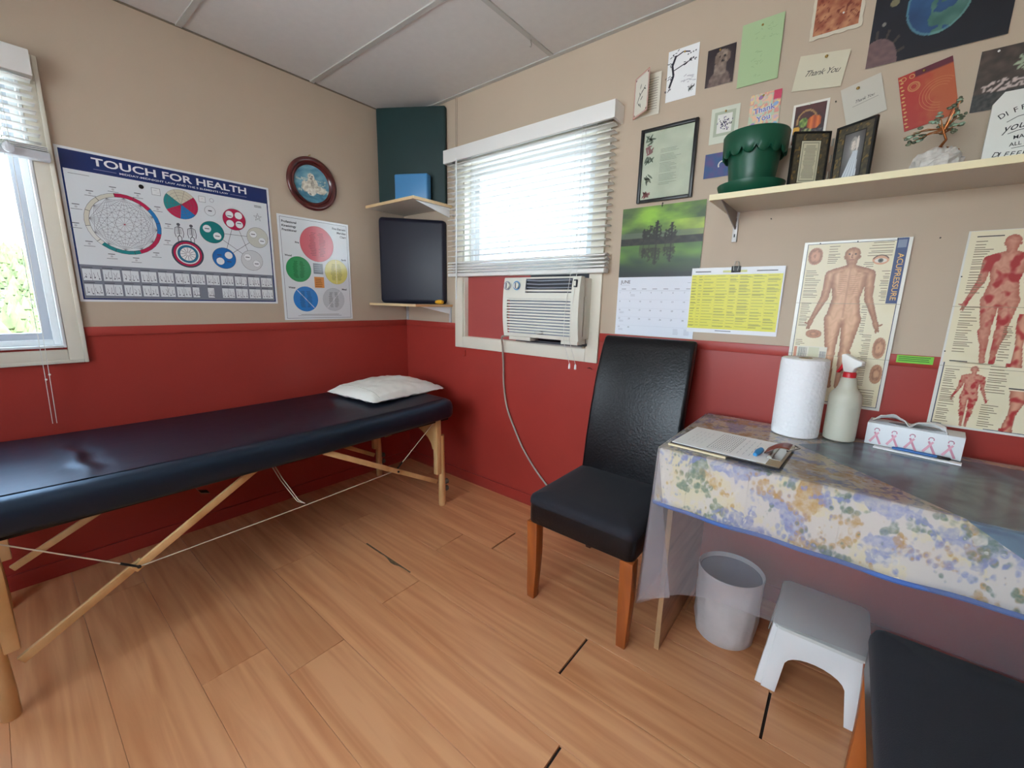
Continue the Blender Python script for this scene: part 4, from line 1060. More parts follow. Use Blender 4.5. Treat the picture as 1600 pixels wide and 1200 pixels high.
for sx, x in ((-1, SX0+0.004), (1, SX1-0.004)):
    for sy, y in ((-1, SY0+0.010), (1, SY1-0.010)):
        lg = MB(); ins = -sx
        rings = []
        for z in (0.0, 0.05, 0.11, 0.16, SH-0.008):
            t = 1-z/SH; wx = 0.030+0.012*(1-t); wy = 0.050+0.02*(1-t)
            X0 = x+sx*0.026*t; Y0 = y+sy*0.033*t
            rings.append([(X0, Y0, z), (X0, Y0-sy*wy, z), (X0+ins*0.004, Y0-sy*wy, z), (X0+ins*0.004, Y0-sy*0.006, z), (X0+ins*wx, Y0-sy*0.004, z), (X0+ins*wx, Y0, z)])
        lg.loft(rings); lg.build('leg', plasticw, sl, bevel=0.0015)
    sidew = MB(); t0 = 1-0.14/SH
    sidew.add([(x, SY0+0.02, SH-0.008), (x, SY1-0.02, SH-0.008), (x+sx*0.026*t0, SY1-0.06, 0.14), (x+sx*0.026*t0, SY0+0.06, 0.14),
               (x-sx*0.004, SY0+0.02, SH-0.008), (x-sx*0.004, SY1-0.02, SH-0.008), (x-sx*0.004+sx*0.026*t0, SY1-0.06, 0.14), (x-sx*0.004+sx*0.026*t0, SY0+0.06, 0.14)],
              [(0,1,2,3),(7,6,5,4),(0,4,5,1),(1,5,6,2),(2,6,7,3),(3,7,4,0)])
    sidew.build('side_wall', plasticw, sl)

# ================================================================ RIGHT-HAND WALL SHELF
SHZ = 1.630
ws = thing('wall_shelf', 'long cream edged wall shelf carrying the green pot and small frames', 'shelf', (2.8, -0.135, 1.6))
MB().box((2.128, -0.268, SHZ-0.019), (3.5, -0.001, SHZ-0.0003)).build('board', melamine, ws)
MB().box((2.128, -0.272, SHZ-0.0195), (3.5, -0.268, SHZ)).build('edge_strip', shelf_cream, ws)
MB().prism([(-0.262, SHZ-0.019), (-0.012, SHZ-0.019), (-0.012, SHZ-0.085)], 2.166, 2.170, 0).build('bracket', M('bracket_grey', S(150, 146, 144), 0.5), ws)
sd = MB().box((2.160, -0.012, 1.497), (2.178, -0.0005, SHZ-0.019)).build('standard', M('standard_white', S(206, 206, 206), 0.4), ws, bevel=0.0015)
for z in (1.515, 1.545, 1.575): MB().box((2.1665, -0.0128, z), (2.1715, -0.0118, z+0.012)).build('slot', black_m, sd)

PX = (2.232, -0.150)
pot = thing('plant_pot', 'dark green plastic plant pot with scalloped rim at the shelf end', 'plant pot', (PX[0], PX[1], SHZ))
MB().lathe([(0.0, 0.002), (0.085, 0.002), (0.098, 0.010), (0.108, 0.036), (0.109, 0.042), (0.104, 0.043), (0.094, 0.016), (0.0, 0.012)], (PX[0], PX[1], SHZ), 48, False).build('saucer', potgreen, pot, smooth=True)
MB().lathe([(0.0, 0.014), (0.066, 0.014), (0.070, 0.018), (0.078, 0.09), (0.086, 0.165), (0.082, 0.165), (0.066, 0.03), (0.0, 0.03)], (PX[0], PX[1], SHZ), 48, False).build('body', potgreen, pot, smooth=True)
rim = MB(); n = 112; rings = []
for r, z, amp in ((0.0865, 0.150, 0.0), (0.0955, 0.142, 0.020), (0.1005, 0.145, 0.020), (0.1025, 0.165, 0.0), (0.1045, 0.205, 0.0), (0.1015, 0.210, 0.0), (0.0975, 0.205, 0.0), (0.088, 0.165, 0.0)):
    rings.append([(PX[0]+r*cos(2*pi*k/n), PX[1]+r*sin(2*pi*k/n), SHZ+z-amp*abs(sin(14*pi*k/n))**0.6+amp*0.3) for k in range(n)])
rim.loft(rings, True, False); rim.build('scalloped_rim', potgreen, pot, smooth=True, ang=60)
nubs = MB()
for a in (1.35,):
    c_ = Vector((PX[0]+0.096*cos(a), PX[1]+0.096*sin(a), SHZ+0.207)); nubs.ell(c_, (0.017, 0.010, 0.018), 14, 8)
nubs.build('rim_tab', potgreen, pot, smooth=True)

# folding double frame
ff = thing('folding_frame', 'small folding double frame with a verse and a veiled figure in white', 'picture frame', (2.46, -0.18, SHZ))
def frame_leaf(p, q, z0, z1, kind):
    p = Vector((*p, 0)); q = Vector((*q, 0)); W = (q-p).length; H = z1-z0
    ang = math.atan2(q.y-p.y, q.x-p.x)
    m = MB()
    for lo_, hi_ in (((-W/2, -H/2, -0.010), (-W/2+0.006, H/2, 0.0)), ((W/2-0.006, -H/2, -0.010), (W/2, H/2, 0.0)), ((-W/2+0.006, -H/2, -0.010), (W/2-0.006, -H/2+0.006, 0.0)), ((-W/2+0.006, H/2-0.006, -0.010), (W/2-0.006, H/2, 0.0)), ((-W/2+0.005, -H/2+0.005, -0.010), (W/2-0.005, H/2-0.005, -0.004))): m.box(lo_, hi_)
    f = m.build('frame_leaf', black_m, ff, local=True)
    f.matrix_local = Matrix.Translation((p+q)/2+Vector((0, 0, (z0+z1)/2))-OFF[ff]) @ Matrix.Rotation(ang, 4, 'Z') @ Matrix.Rotation(pi/2, 4, 'X')
    ik = Ink(W-0.012, H-0.012, z0=-0.0036)
    def mott(u, v):
        t = fbm(u*9, v*12, 4, 3 if kind else 8)
        return mix((92, 84, 62), (54, 52, 50), 0.5+t*1.6) if t < 0.18 else (128, 104, 60)
    ik.image(0, 0, 1, 1, mott, 26, 40); ik.up()
    ik.rect(0.19, 0.12, 0.81, 0.93, (30, 26, 22)); ik.up()
    if kind == 0:
        ik.rect(0.21, 0.135, 0.79, 0.915, (196, 192, 166)); ik.up()
        ik.rect(0.26, 0.165, 0.74, 0.885, (120, 122, 108)); ik.up(); ik.rect(0.275, 0.178, 0.725, 0.872, (204, 198, 172)); ik.up()
        ik.lines(0.30, 0.22, 0.70, 24, 0.026, (140, 136, 118), h=0.012, jit=0.3, seed=2, align='C')
    else:
        def figp(u, v):
            bg = mix((150, 148, 146), (76, 74, 78), math.hypot(u-0.45, v-0.4)*1.5)
            # robed figure with raised hands
            body = (u-(0.62-0.30*max(0, v-0.45)))/(0.12+0.42*max(0, v-0.42)) if v > 0.42 else 9
            if abs(body) < 1 and v > 0.42:
                return mix((224, 228, 232), (140, 150, 164), abs(sin(body*7+v*3))*0.55)
            if math.hypot((u-0.50)/0.12, (v-0.30)/0.11) < 1: return mix((226, 214, 204), (120, 108, 104), abs(nz(u*18, v*14)))
            if math.hypot((u-0.70)/0.06, (v-0.27)/0.17) < 1: return (214, 204, 196)
            if math.hypot((u-0.52)/0.2, (v-0.30)/0.2) < 1: return mix((176, 170, 164), (140, 136, 132), 0.5+nz(u*9, v*9))
            return bg
        ik.image(0.22, 0.14, 0.78, 0.91, figp, 40, 56)
    ik.build('picture', ink_satin, f)
frame_leaf((2.357, -0.212), (2.452, -0.150), SHZ+0.001, SHZ+0.176, 0)
frame_leaf((2.464, -0.150), (2.562, -0.208), SHZ+0.001, SHZ+0.180, 1)
for z in (0.03, 0.08, 0.13): MB().cyl((2.458, -0.149, SHZ+z), (2.458, -0.149, SHZ+z+0.022), 0.003, 8).build('hinge', steel, ff, smooth=True)

# gem tree on white crystal
gt = thing('gem_tree', 'copper wire gem tree on a white crystal rock', 'ornament', (2.712, -0.165, SHZ))
rk = MB(); nu, nv = 26, 12
def rock(u, v):
    a = 2*pi*u; b = pi/2*v; k = 1+0.16*nz(4*cos(a)*cos(b)+9, 4*sin(a)*cos(b), 4*sin(b))+0.08*nz(11*cos(a)*cos(b), 11*sin(a)*cos(b)+3, 11*sin(b))
    return (2.712+0.058*k*cos(a)*cos(b)**0.7, -0.165+0.048*k*sin(a)*cos(b)**0.7, SHZ+0.001+max(0, 0.066*k*sin(b)**0.8))
rk.grid(rock, nu, nv); rk.build('crystal_rock', M('quartz', S(206, 200, 194), 0.35, var=0.18, vscale=60), gt)
cw = M('copper_wire', S(150, 92, 52), 0.35, metal=0.9)
tk = MB(); top = (2.715, -0.165, SHZ+0.066)
tk.tube([(2.700, -0.17, SHZ+0.060), (2.714, -0.166, SHZ+0.072), (2.724, -0.165, SHZ+0.09), (2.716, -0.165, SHZ+0.112), (2.708, -0.165, SHZ+0.135)], [0.004, 0.004, 0.0032, 0.003, 0.002], 8)
tk.tube([(2.755, -0.17, SHZ+0.058), (2.730, -0.168, SHZ+0.068), (2.712, -0.166, SHZ+0.070)], [0.0015, 0.0025, 0.003], 6)
tk.tube([(2.676, -0.175, SHZ+0.056), (2.695, -0.170, SHZ+0.066), (2.712, -0.166, SHZ+0.070)], [0.0015, 0.0025, 0.003], 6)
tk.build('trunk', cw, gt, smooth=True)
rg = random.Random(21); br = MB(); lv_ = [MB(), MB()]
ends = [(2.630, 1.738), (2.650, 1.752), (2.640, 1.722), (2.668, 1.742), (2.690, 1.775), (2.700, 1.790), (2.725, 1.800), (2.738, 1.815), (2.742, 1.790), (2.748, 1.770), (2.730, 1.765), (2.745, 1.750), (2.722, 1.745), (2.712, 1.760), (2.660, 1.728), (2.735, 1.735)]
for x, z in ends:
    y = -0.165+rg.uniform(-0.025, 0.025); s0 = Vector((2.716, -0.165, SHZ+rg.uniform(0.105, 0.13)))
    mid = s0.lerp(Vector((x, y, z)), 0.55)+Vector((0, 0, 0.006)); br.tube([s0, mid, (x, y, z)], [0.0018, 0.0013, 0.0009], 5)
    for k in range(5):
        t = 0.55+0.12*k; p = mid.lerp(Vector((x, y, z)), t)+Vector((rg.uniform(-.008, .008), rg.uniform(-.008, .008), rg.uniform(-.006, .008)))
        lv_[rg.random() < 0.4].ell(p, (rg.uniform(.004, .008), .003, rg.uniform(.003, .005)), 6, 4)
br.build('branches', cw, gt, smooth=True)
tag(lv_[0].build('stone_leaves', M('jade_dark', S(84, 92, 70), 0.3, var=0.3, vscale=80), gt), kind='stuff')
tag(lv_[1].build('stone_leaves', M('jade_light', S(140, 164, 140), 0.25, var=0.2, vscale=80), gt), kind='stuff')

# white lettered sign
sgn, ik = sheet('sign_board', 'white lettered sign with clipped corners standing on the wall shelf', 'sign', 'B', 2.806, 3.066, SHZ+0.0005, SHZ+0.197, 0.135, M('sign_white', S(226, 226, 220), 0.5), th=0.012,
                shape=[(0.0, 1.0), (0.0, 0.14), (0.07, 0.0), (0.93, 0.0), (1.0, 0.14), (1.0, 1.0)])
k_ = (40, 40, 42)
for i, ch in enumerate('DIFF'): ik.text(ch, 0.080+0.046*i, 0.350-0.036*i+0.003*i*i, 0.068, k_, bold=0.005, rot=0.62-0.12*i)
ik.pline([(0.13, 0.40), (0.20, 0.345), (0.32, 0.315)], 0.006, k_)
ik.text('you', 0.115, 0.53, 0.10, k_, bold=0.0, shear=0.45, rot=0.2)
ik.pline([(0.155, 0.555), (0.22, 0.525), (0.32, 0.505)], 0.006, k_)
ik.text('MA', 0.205, 0.635, 0.05, k_, bold=0.008, rot=0.1)
ik.text('ALL', 0.185, 0.725, 0.05, k_, bold=0.008, rot=0.1)
ik.pline([(0.205, 0.75), (0.32, 0.735)], 0.005, k_)
for i, ch in enumerate('DIFFER'): ik.text(ch, 0.075+0.043*i, 0.835+0.010*i-0.001*i*i, 0.066, k_, bold=0.005, shear=0.25, rot=-0.1+0.03*i)
ik.build('lettering', ink_matte, sgn)

# ================================================================ LEFT WALL PRINTS
NAVY = (30, 48, 104)
tf, ik = sheet('wall_chart', 'wide laminated wall chart with blue heading and coloured wheel diagrams', 'poster', 'A', -1.700, -0.900, 1.200, 1.820, 0.003, lamin, th=0.001)
tw_, th2 = 0.80, 0.62; ar = th2/tw_
ik.rect(0.013, 0.016, 0.987, 0.985, NAVY); ik.up(); ik.rect(0.020, 0.135, 0.980, 0.748, (222, 226, 230)); ik.rect(0.020, 0.748, 0.980, 0.976, (128, 132, 144)); ik.up()
ik.text('TOUCH FOR HEALTH', 0.131, 0.086, 0.050, (236, 238, 242), u1=0.861, bold=0.02)
ik.text('MIDDAY-MIDNIGHT LAW AND THE 5 ELEMENTS LAW', 0.237, 0.116, 0.013, (220, 224, 232), u1=0.754, bold=0.015)
ik.rect(0.135, 0.109, 0.225, 0.1115, (150, 160, 196)); ik.rect(0.765, 0.109, 0.86, 0.1115, (150, 160, 196))
g_ = (70, 72, 80); CR = (190, 44, 84); TE = (44, 136, 140); BLU = (44, 124, 190); BEI = (206, 200, 180)
cu, cv, ro = 0.227, 0.452, 0.160
segs = [(CR, 40, 100), (BLU, -12, 40), (CR, -70, -12), (TE, -132, -70), ((226, 226, 222), -170, -132), ((214, 210, 196), 100, 190)]
for c, a, b in segs: ik.ring(cu, cv, ro*0.885, ro, c, radians(a), radians(b), 20)
ik.up()
ik.ring(cu, cv, ro*0.878, ro*0.888, g_); ik.ring(cu, cv, ro*0.998, ro*1.006, g_)
for i in range(12):
    a = radians(30*i+10); ik.line((cu+ro*0.885*cos(a), cv-ro*0.885*sin(a)/ar), (cu+ro*cos(a), cv-ro*sin(a)/ar), 0.0022, g_)
P12 = [(cu+ro*0.875*cos(radians(30*i-5)), cv-ro*0.875*sin(radians(30*i-5))/ar) for i in range(12)]
for i in range(12):
    for s_ in (2, 3, 4, 5): ik.line(P12[i], P12[(i+s_) % 12], 0.0012, (130, 130, 138))
    ik.line(P12[i], (cu, cv), 0.0012, (150, 140, 146))
ik.ell(cu, cv, 0.004, CR)
for i in range(12):      # captions around the wheel
    a = radians(30*i+8); x, y = cu+0.197*cos(a), cv-0.215*sin(a)/ar*0.86
    ik.rect(x-0.014, y-0.010, x+0.014, y-0.005, (90, 92, 98)); ik.rect(x-0.022, y+0.022, x+0.022, y+0.025, (100, 102, 108))
    ik.ell(x, y+0.008, 0.006, (190, 192, 196), n=8)
ik.ell(0.322, 0.172, 0.0115, (16, 16, 20)); ik.rect(0.365, 0.165, 0.405, 0.215, g_); ik.up(); ik.rect(0.3665, 0.167, 0.4035, 0.213, (230, 232, 234)); 
ik.rect(0.374, 0.18, 0.39, 0.184, g_); ik.rect(0.385, 0.196, 0.40, 0.199, g_); ik.rect(0.59, 0.165, 0.625, 0.21, g_); ik.up(); ik.rect(0.5915, 0.167, 0.6235, 0.208, (230, 232, 234)); ik.rect(0.605, 0.18, 0.612, 0.187, CR)
ik.ring(0.658, 0.185, 0.010, 0.012, (150, 150, 156))
pc_, pr = (0.498, 0.253), 0.083      # five-part pie
for c, a, b in ((BEI, 38, 142), (TE, 142, 208), (CR, 208, 262), (BLU, 262, 322), (CR, 322, 398)): ik.ell(*pc_, pr, c, a0=radians(a), a1=radians(b), n=16)
ik.up()
for i in range(10):
    a = radians(36*i+2); ik.line(pc_, (pc_[0]+pr*cos(a), pc_[1]-pr*sin(a)/ar), 0.0012, (90, 80, 86))
for r in (0.4, 0.6, 0.8, 1.0): ik.ring(*pc_, pr*r-0.0005, pr*r+0.0005, (110, 96, 100))
ik.ring(0.643, 0.269, 0.028, 0.0295, g_); ik.rect(0.633, 0.264, 0.653, 0.272, g_)
for x in (0.471, 0.534):             # skeleton drawings
    ik.ell(x, 0.405, 0.009, (96, 98, 104), n=12); ik.rect(x-0.0015, 0.415, x+0.0015, 0.49, g_)
    for k in range(5): ik.rect(x-0.013, 0.425+0.011*k, x+0.013, 0.4285+0.011*k, (110, 112, 118))
    for s_ in (-1, 1):
        ik.pline([(x, 0.42), (x+s_*0.018, 0.43), (x+s_*0.022, 0.47), (x+s_*0.017, 0.50)], 0.003, g_)
        ik.pline([(x, 0.485), (x+s_*0.010, 0.50), (x+s_*0.008, 0.53), (x+s_*0.010, 0.56)], 0.0035, g_)
wc = (0.502, 0.622)
for r0, r1, c in ((0.072, 0.080, (70, 76, 96)), (0.060, 0.072, CR), (0.052, 0.060, (232, 234, 236)), (0.040, 0.052, (44, 116, 150)), (0.0, 0.040, (232, 234, 236))): ik.ring(*wc, r0, r1, c)
ik.up()
for r in (0.080, 0.072, 0.060, 0.052, 0.040): ik.ring(*wc, r-0.0007, r+0.0007, (60, 60, 70))
for i in range(12):
    a = radians(30*i); ik.line((wc[0]+0.008*cos(a), wc[1]-0.008*sin(a)/ar), (wc[0]+0.038*cos(a), wc[1]-0.038*sin(a)/ar), 0.002, g_)
five = [((0.774, 0.309), CR), ((0.904, 0.433), (206, 206, 196)), ((0.857, 0.631), (210, 212, 214)), ((0.694, 0.631), (38, 112, 186)), ((0.642, 0.433), (34, 126, 126))]
for i in range(5):
    ik.line(five[i][0], five[(i+2) % 5][0], 0.0022, g_)
ik.up()
for (u, v), c in five:
    ik.ell(u, v, 0.0655, c if c != BEI else c, n=32); ik.ring(u, v, 0.0645, 0.0663, (70, 72, 80))
ik.up()
for (u, v), c in five:
    spots = [(-0.026, -0.036), (0.026, -0.036), (-0.026, 0.036), (0.026, 0.036)] if c == CR else [(-0.026, -0.024), (0.026, 0.026)] if c != (38, 112, 186) else [(0.026, -0.026), (-0.024, 0.026)]
    for du, dv in spots:
        ik.ell(u+du, v+dv, 0.0225, (234, 236, 238), n=18); ik.ring(u+du, v+dv, 0.0217, 0.0228, g_)
ik.up()
for (u, v), c in five:
    for du, dv in ((-0.026, -0.024), (0.026, 0.026)): ik.rect(u+du-0.012, v+dv-0.003, u+du+0.012, v+dv+0.003, (70, 70, 78))
st5 = [(0.916+0.026*cos(radians(90+144*i)), 0.262-0.026*sin(radians(90+144*i))/ar) for i in range(6)]; ik.pline(st5, 0.0016, (120, 122, 128))
ik.lines(0.90, 0.165, 0.955, 2, 0.010, g_, h=0.004); ik.lines(0.035, 0.160, 0.135, 1, 0.01, (120, 120, 126), h=0.003)
for r_ in range(2):                 # two rows of exercise drawings
    for k in range(12):
        x0 = 0.026+0.0795*k; v0 = 0.776+0.103*r_; wb = 0.070
        if r_ == 1 and k in (6, 7): wb = 0.034
        ik.rect(x0, v0, x0+wb, v0+0.078, (224, 228, 232)); ik.rect(x0, v0-0.012, x0+wb*0.6, v0-0.008, (70, 72, 82))
ik.up(); rr = random.Random(2)
for r_ in range(2):
    for k in range(12):
        x0 = 0.026+0.0795*k; v0 = 0.776+0.103*r_; wb = 0.070
        if r_ == 1 and k in (6, 7): wb = 0.034
        if wb > 0.05: ik.line((x0+wb/2, v0), (x0+wb/2, v0+0.078), 0.0015, (120, 122, 132))
        for q in range(4):
            a = x0+wb*(0.12+0.24*q); ik.pline([(a, v0+0.012+rr.random()*0.02), (a+rr.uniform(-.006, .008), v0+0.04), (a+rr.uniform(-.008, .01), v0+0.068)], 0.0016, (130, 126, 136))
            ik.ell(a+0.004, v0+0.055+rr.random()*0.012, 0.0035, (90, 92, 104), n=6)
ik.build('print', ink_lam, tf)
for u, v in ((0.004, 0.008), (0.996, 0.01)): pin(tf, tw_, th2, u if u > .5 else 0.012, v+0.004, plasticw, 0.003)

kn_, ik = sheet('wall_chart', 'small laminated chart with red, green, yellow, blue and grey circles', 'poster', 'A', -0.868, -0.438, 1.105, 1.697, 0.003, lamin, th=0.001)
ar = 0.592/0.43
ik.rect(0.030, 0.020, 0.972, 0.985, (50, 54, 66)); ik.up(); ik.rect(0.034, 0.0228, 0.968, 0.9822, (224, 227, 230)); ik.up()
tk_ = (52, 54, 60)
for i, t in enumerate(('Professional', 'Kinesiology', 'Practitioner')): ik.text(t, 0.052, 0.072+0.038*i, 0.021, tk_, bold=0.03)
for i, t in enumerate(('Five Element', 'Meridian', 'Chart')): ik.text(t, 0.955, 0.072+0.038*i, 0.021, tk_, bold=0.03, align='R')
cs = [((0.513, 0.240), 0.240, (214, 92, 104)), ((0.234, 0.501), 0.170, (54, 150, 92)), ((0.775, 0.503), 0.175, (224, 212, 116)), ((0.303, 0.792), 0.172, (36, 128, 206)), ((0.712, 0.792), 0.165, (198, 202, 206))]
for (u, v), r, c in cs:
    ik.ell(u, v, r, c, n=48); ik.ring(u, v, r-0.003, r, tuple(int(x*0.72) for x in c), n=48)
ik.up(); rr = random.Random(8)
for (u, v), r, c in cs:
    dk = tuple(int(x*0.55) for x in c)
    for i in range(15):
        y = v-r*0.62/ar+i*r*1.25/ar/14; w = math.sqrt(max(0, 1-((y-v)*ar/r)**2))*r*0.55
        for s_ in (-1, 1): a = u+s_*w*0.52; ik.rect(a-w*rr.uniform(.2, .42), y, a+w*rr.uniform(.2, .42), y+0.004, dk)
ik.line((0.19, 0.705), (0.415, 0.88), 0.008, (210, 226, 240)); ik.line((0.82, 0.705), (0.605, 0.88), 0.008, (232, 234, 236)); ik.line((0.775, 0.38), (0.775, 0.625), 0.008, (240, 236, 200))
ik.rect(0.436, 0.430, 0.575, 0.535, (128, 132, 140)); ik.rect(0.440, 0.565, 0.580, 0.674, (222, 148, 78)); ik.up()
ik.lines(0.45, 0.45, 0.56, 4, 0.02, (190, 194, 200), h=0.005); ik.lines(0.455, 0.585, 0.56, 5, 0.018, (140, 86, 40), h=0.006)
for t, u, v in (('Fire', 0.235, 0.253), ('Wood', 0.105, 0.383), ('Earth', 0.90, 0.381), ('Water', 0.125, 0.690), ('Metal', 0.885, 0.690)): ik.text(t, u, v, 0.018, tk_, bold=0.03, align='C')
ik.rect(0.22, 0.945, 0.78, 0.949, (120, 112, 104)); ik.rect(0.18, 0.958, 0.82, 0.961, (120, 120, 124))
ik.build('print', ink_lam, kn_)

# round framed plate with a polar bear and cub
pl_c = Vector((0.0, -0.655, 1.892)); RW = 0.147
pb = thing('picture_plate', 'round mahogany framed picture of a white bear with its cub', 'picture', (0.0, -0.655, 1.745))
m = MB(); N = 56; rings = []
for r, d_ in ((RW-0.004, 0.002), (RW, 0.010), (RW-0.002, 0.018), (RW-0.012, 0.024), (RW-0.022, 0.022), (RW-0.028, 0.017), (RW-0.034, 0.020), (RW-0.042, 0.014), (RW-0.046, 0.006), (RW-0.004, 0.002)):
    rings.append([(d_, pl_c.y+r*cos(2*pi*k/N), pl_c.z+r*sin(2*pi*k/N)) for k in range(N)])
m.loft(rings, True, False); m.build('round_frame', wood('mahogany', S(62, 16, 18), S(104, 34, 32), 0.28, (6, 6, 6), rnd=False, coat=0.3), pb, smooth=True, ang=60)
R_ = RW-0.044
ik = Ink(2*R_, 2*R_, z0=0.0)
def bear(u, v):
    x, y = u*2-1, v*2-1
    c = mix((60, 122, 148), (150, 190, 202), 0.5+0.9*fbm(x*2.2, y*5+x, 3)) if y < 0.15 else mix((44, 104, 128), (96, 158, 176), 0.5+1.1*fbm(x*3, y*9, 3, 5))
    if -0.25 < y < 0.45 and abs(fbm(x*2, y*10, 2, 2)) > 0.16: c = mix(c, (226, 222, 200), 0.75)
    fur = lambda k: mix((232, 226, 210), (150, 140, 120), max(0, fbm(x*6, y*6, 3, k)+0.15)*1.6)
    if math.hypot((x-0.02)/0.34, (y-0.10)/0.42) < 1: c = fur(1)
    if math.hypot((x-0.42)/0.42, (y-0.26)/0.20) < 1: c = fur(2)
    if math.hypot((x+0.42)/0.18, (y-0.18)/0.30) < 1: c = fur(3)
    if math.hypot((x+0.05)/0.20, (y+0.36)/0.20) < 1: c = mix(fur(4), (240, 236, 226), 0.4)
    if math.hypot((x+0.04)/0.08, (y+0.28)/0.06) < 1: c = (150, 140, 126)
    for ex in (-0.12, 0.02):
        if math.hypot(x-ex, y+0.40) < 0.035: c = (40, 38, 40)
    if math.hypot((x-0.03)/0.09, (y-0.02)/0.24) < 1: c = mix((150, 142, 128), (196, 188, 170), 0.5+nz(x*9, y*9))
    if math.hypot((x+0.06)/0.25, (y-0.42)/0.21) < 1: c = mix(fur(6), (246, 242, 232), 0.5)
    if math.hypot(x+0.14, y-0.56) < 0.045: c = (52, 48, 48)
    return c
b_ = len(ik.v); cols = []; NA, NR_ = 64, 34
for j in range(NR_+1):
    for i in range(NA):
        a = 2*pi*i/NA; r = R_*j/NR_; ik.v.append((r*cos(a), r*sin(a), 0)); cols.append(S(bear(0.5+0.5*r/R_*cos(a), 0.5-0.5*r/R_*sin(a))))
for j in range(NR_):
    for i in range(NA):
        q = [j*NA+i, (j+1)*NA+i, (j+1)*NA+(i+1) % NA, j*NA+(i+1) % NA]
        if j == 0: q = [q[0], q[1], q[2]]
        ik.f.append([b_+t for t in q]); ik.c.append([cols[t] for t in q])
pp = ik.build('painted_plate', ink_satin, pb); pp.matrix_local = Matrix.Translation(pl_c+Vector((0.008, 0, 0))-OFF[pb]) @ WALLA.to_4x4()
MB().tube([(0.0, -0.665, 2.036), (0.008, -0.665, 2.045), (0.010, -0.655, 2.050)], 0.0025, 6).build('hanger', brass, pb)

# ================================================================ RIGHT WALL PRINTS
def photo(name, label, cat, x0, x1, z0, z1, off, fn=None, nu=30, nv=36, border=0.0, bcol=(232, 226, 216), mat=None, **kw):
    o, ik = sheet(name, label, cat, 'B', x0, x1, z0, z1, off, mat, **kw)
    if fn:
        if border: ik.rect(0.0, 0.0, 1.0, 1.0, bcol); ik.up()
        b2 = border*(x1-x0)/(z1-z0); ik.image(border, b2, 1-border, 1-b2, fn, nu, nv); ik.up()
    return o, ik
GRP = 'cards pinned on the back wall'
# bamboo card, open like a book
bcrd = thing('greeting_card', 'open folded card with a red border and ink bamboo', 'card', (1.692, -0.004, 2.055), GRP)
def card_leaf(ang, W, H, name, drawing):
    m = MB().box((0, 0, -0.0005), (W, H, 0)); f = m.build(name, M(name+'_stock', S(226, 220, 204), 0.7), bcrd, local=True)
    f.matrix_local = Matrix.Rotation(-ang, 4, 'Z') @ Matrix.Rotation(pi/2, 4, 'X')
    ik = Ink(W, H, z0=0.0004); drawing(ik); p = ik.build('print', ink_matte, f); p.location = (W/2, H/2, 0)
def dr_back(ik): ik.lines(0.45, 0.12, 0.9, 13, 0.06, (140, 132, 120), h=0.012, jit=0.3, seed=4, align='R')
def dr_front(ik):
    ik.rect(0, 0, 1, 1, (196, 112, 104)); ik.up(); ik.rect(0.03, 0.02, 0.97, 0.98, (228, 222, 208)); ik.up(); ik.rect(0.055, 0.036, 0.945, 0.964, (176, 84, 78)); ik.up(); ik.rect(0.068, 0.045, 0.932, 0.955, (228, 223, 210)); ik.up()
    for u, v in ((0.10, 0.07), (0.90, 0.07), (0.10, 0.93), (0.90, 0.93)): ik.ell(u, v, 0.035, (120, 60, 56), n=8)
    ik.pline([(0.25, 0.66), (0.42, 0.50), (0.55, 0.47), (0.78, 0.36)], 0.03, (60, 62, 50))
    for u, v, r in ((0.45, 0.30, 1.2), (0.60, 0.44, 0.3), (0.74, 0.42, -0.5), (0.35, 0.56, 0.9), (0.42, 0.48, 2.0), (0.55, 0.60, 0.6), (0.38, 0.72, 2.3), (0.48, 0.76, 1.9)): ik.ell(u, v, 0.09, (70, 72, 58), ry=0.022, rot=r, n=10)
card_leaf(0.02, 0.118, 0.165, 'back_leaf', dr_back); card_leaf(0.62, 0.112, 0.163, 'front_leaf', dr_front)
# ink-wash landscape card (mascot left out)
o, ik = photo('greeting_card', 'white card with black ink tree painting, next to the bamboo card', 'card', 1.833, 1.957, 2.090, 2.281, 0.004, None, group=GRP, lean=0.02)
kk = (44, 42, 54); rr = random.Random(4)
ik.pline([(0.10, 0.72), (0.22, 0.50), (0.16, 0.30), (0.26, 0.12)], 0.07, kk); ik.pline([(0.26, 0.14), (0.5, 0.08), (0.72, 0.12)], 0.035, kk); ik.pline([(0.22, 0.40), (0.5, 0.34), (0.78, 0.28)], 0.03, kk)
for i in range(46):
    c = rr.choice([(0.20, 0.10), (0.42, 0.07), (0.62, 0.31), (0.80, 0.26), (0.10, 0.25), (0.12, 0.55), (0.06, 0.78), (0.9, 0.80)])
    ik.ell(c[0]+rr.gauss(0, .055), c[1]+rr.gauss(0, .025), rr.uniform(.02, .06), (60, 58, 72) if i % 2 else kk, ry=0.012, rot=rr.uniform(-.5, .8), n=8)
ik.up()
for i in range(4): ik.line((0.64+0.08*i, 0.17-0.01*i), (0.68+0.08*i, 0.155-0.01*i), 0.03, kk)
for i in range(14): ik.line((0.72+rr.uniform(0, .2), 0.85+rr.uniform(-.06, .05)), (0.76+rr.uniform(0, .2), 0.82+rr.uniform(-.06, .05)), 0.012, (70, 78, 70))
for i in range(16): ik.ell(0.72+rr.gauss(0, .10), 0.64+rr.gauss(0, .05), rr.uniform(.03, .07), (206, 204, 210), ry=0.018, rot=rr.uniform(-.3, .6), n=9)
ik.build('print', ink_matte, o); pin(o, 0.124, 0.191, 0.55, 0.10)
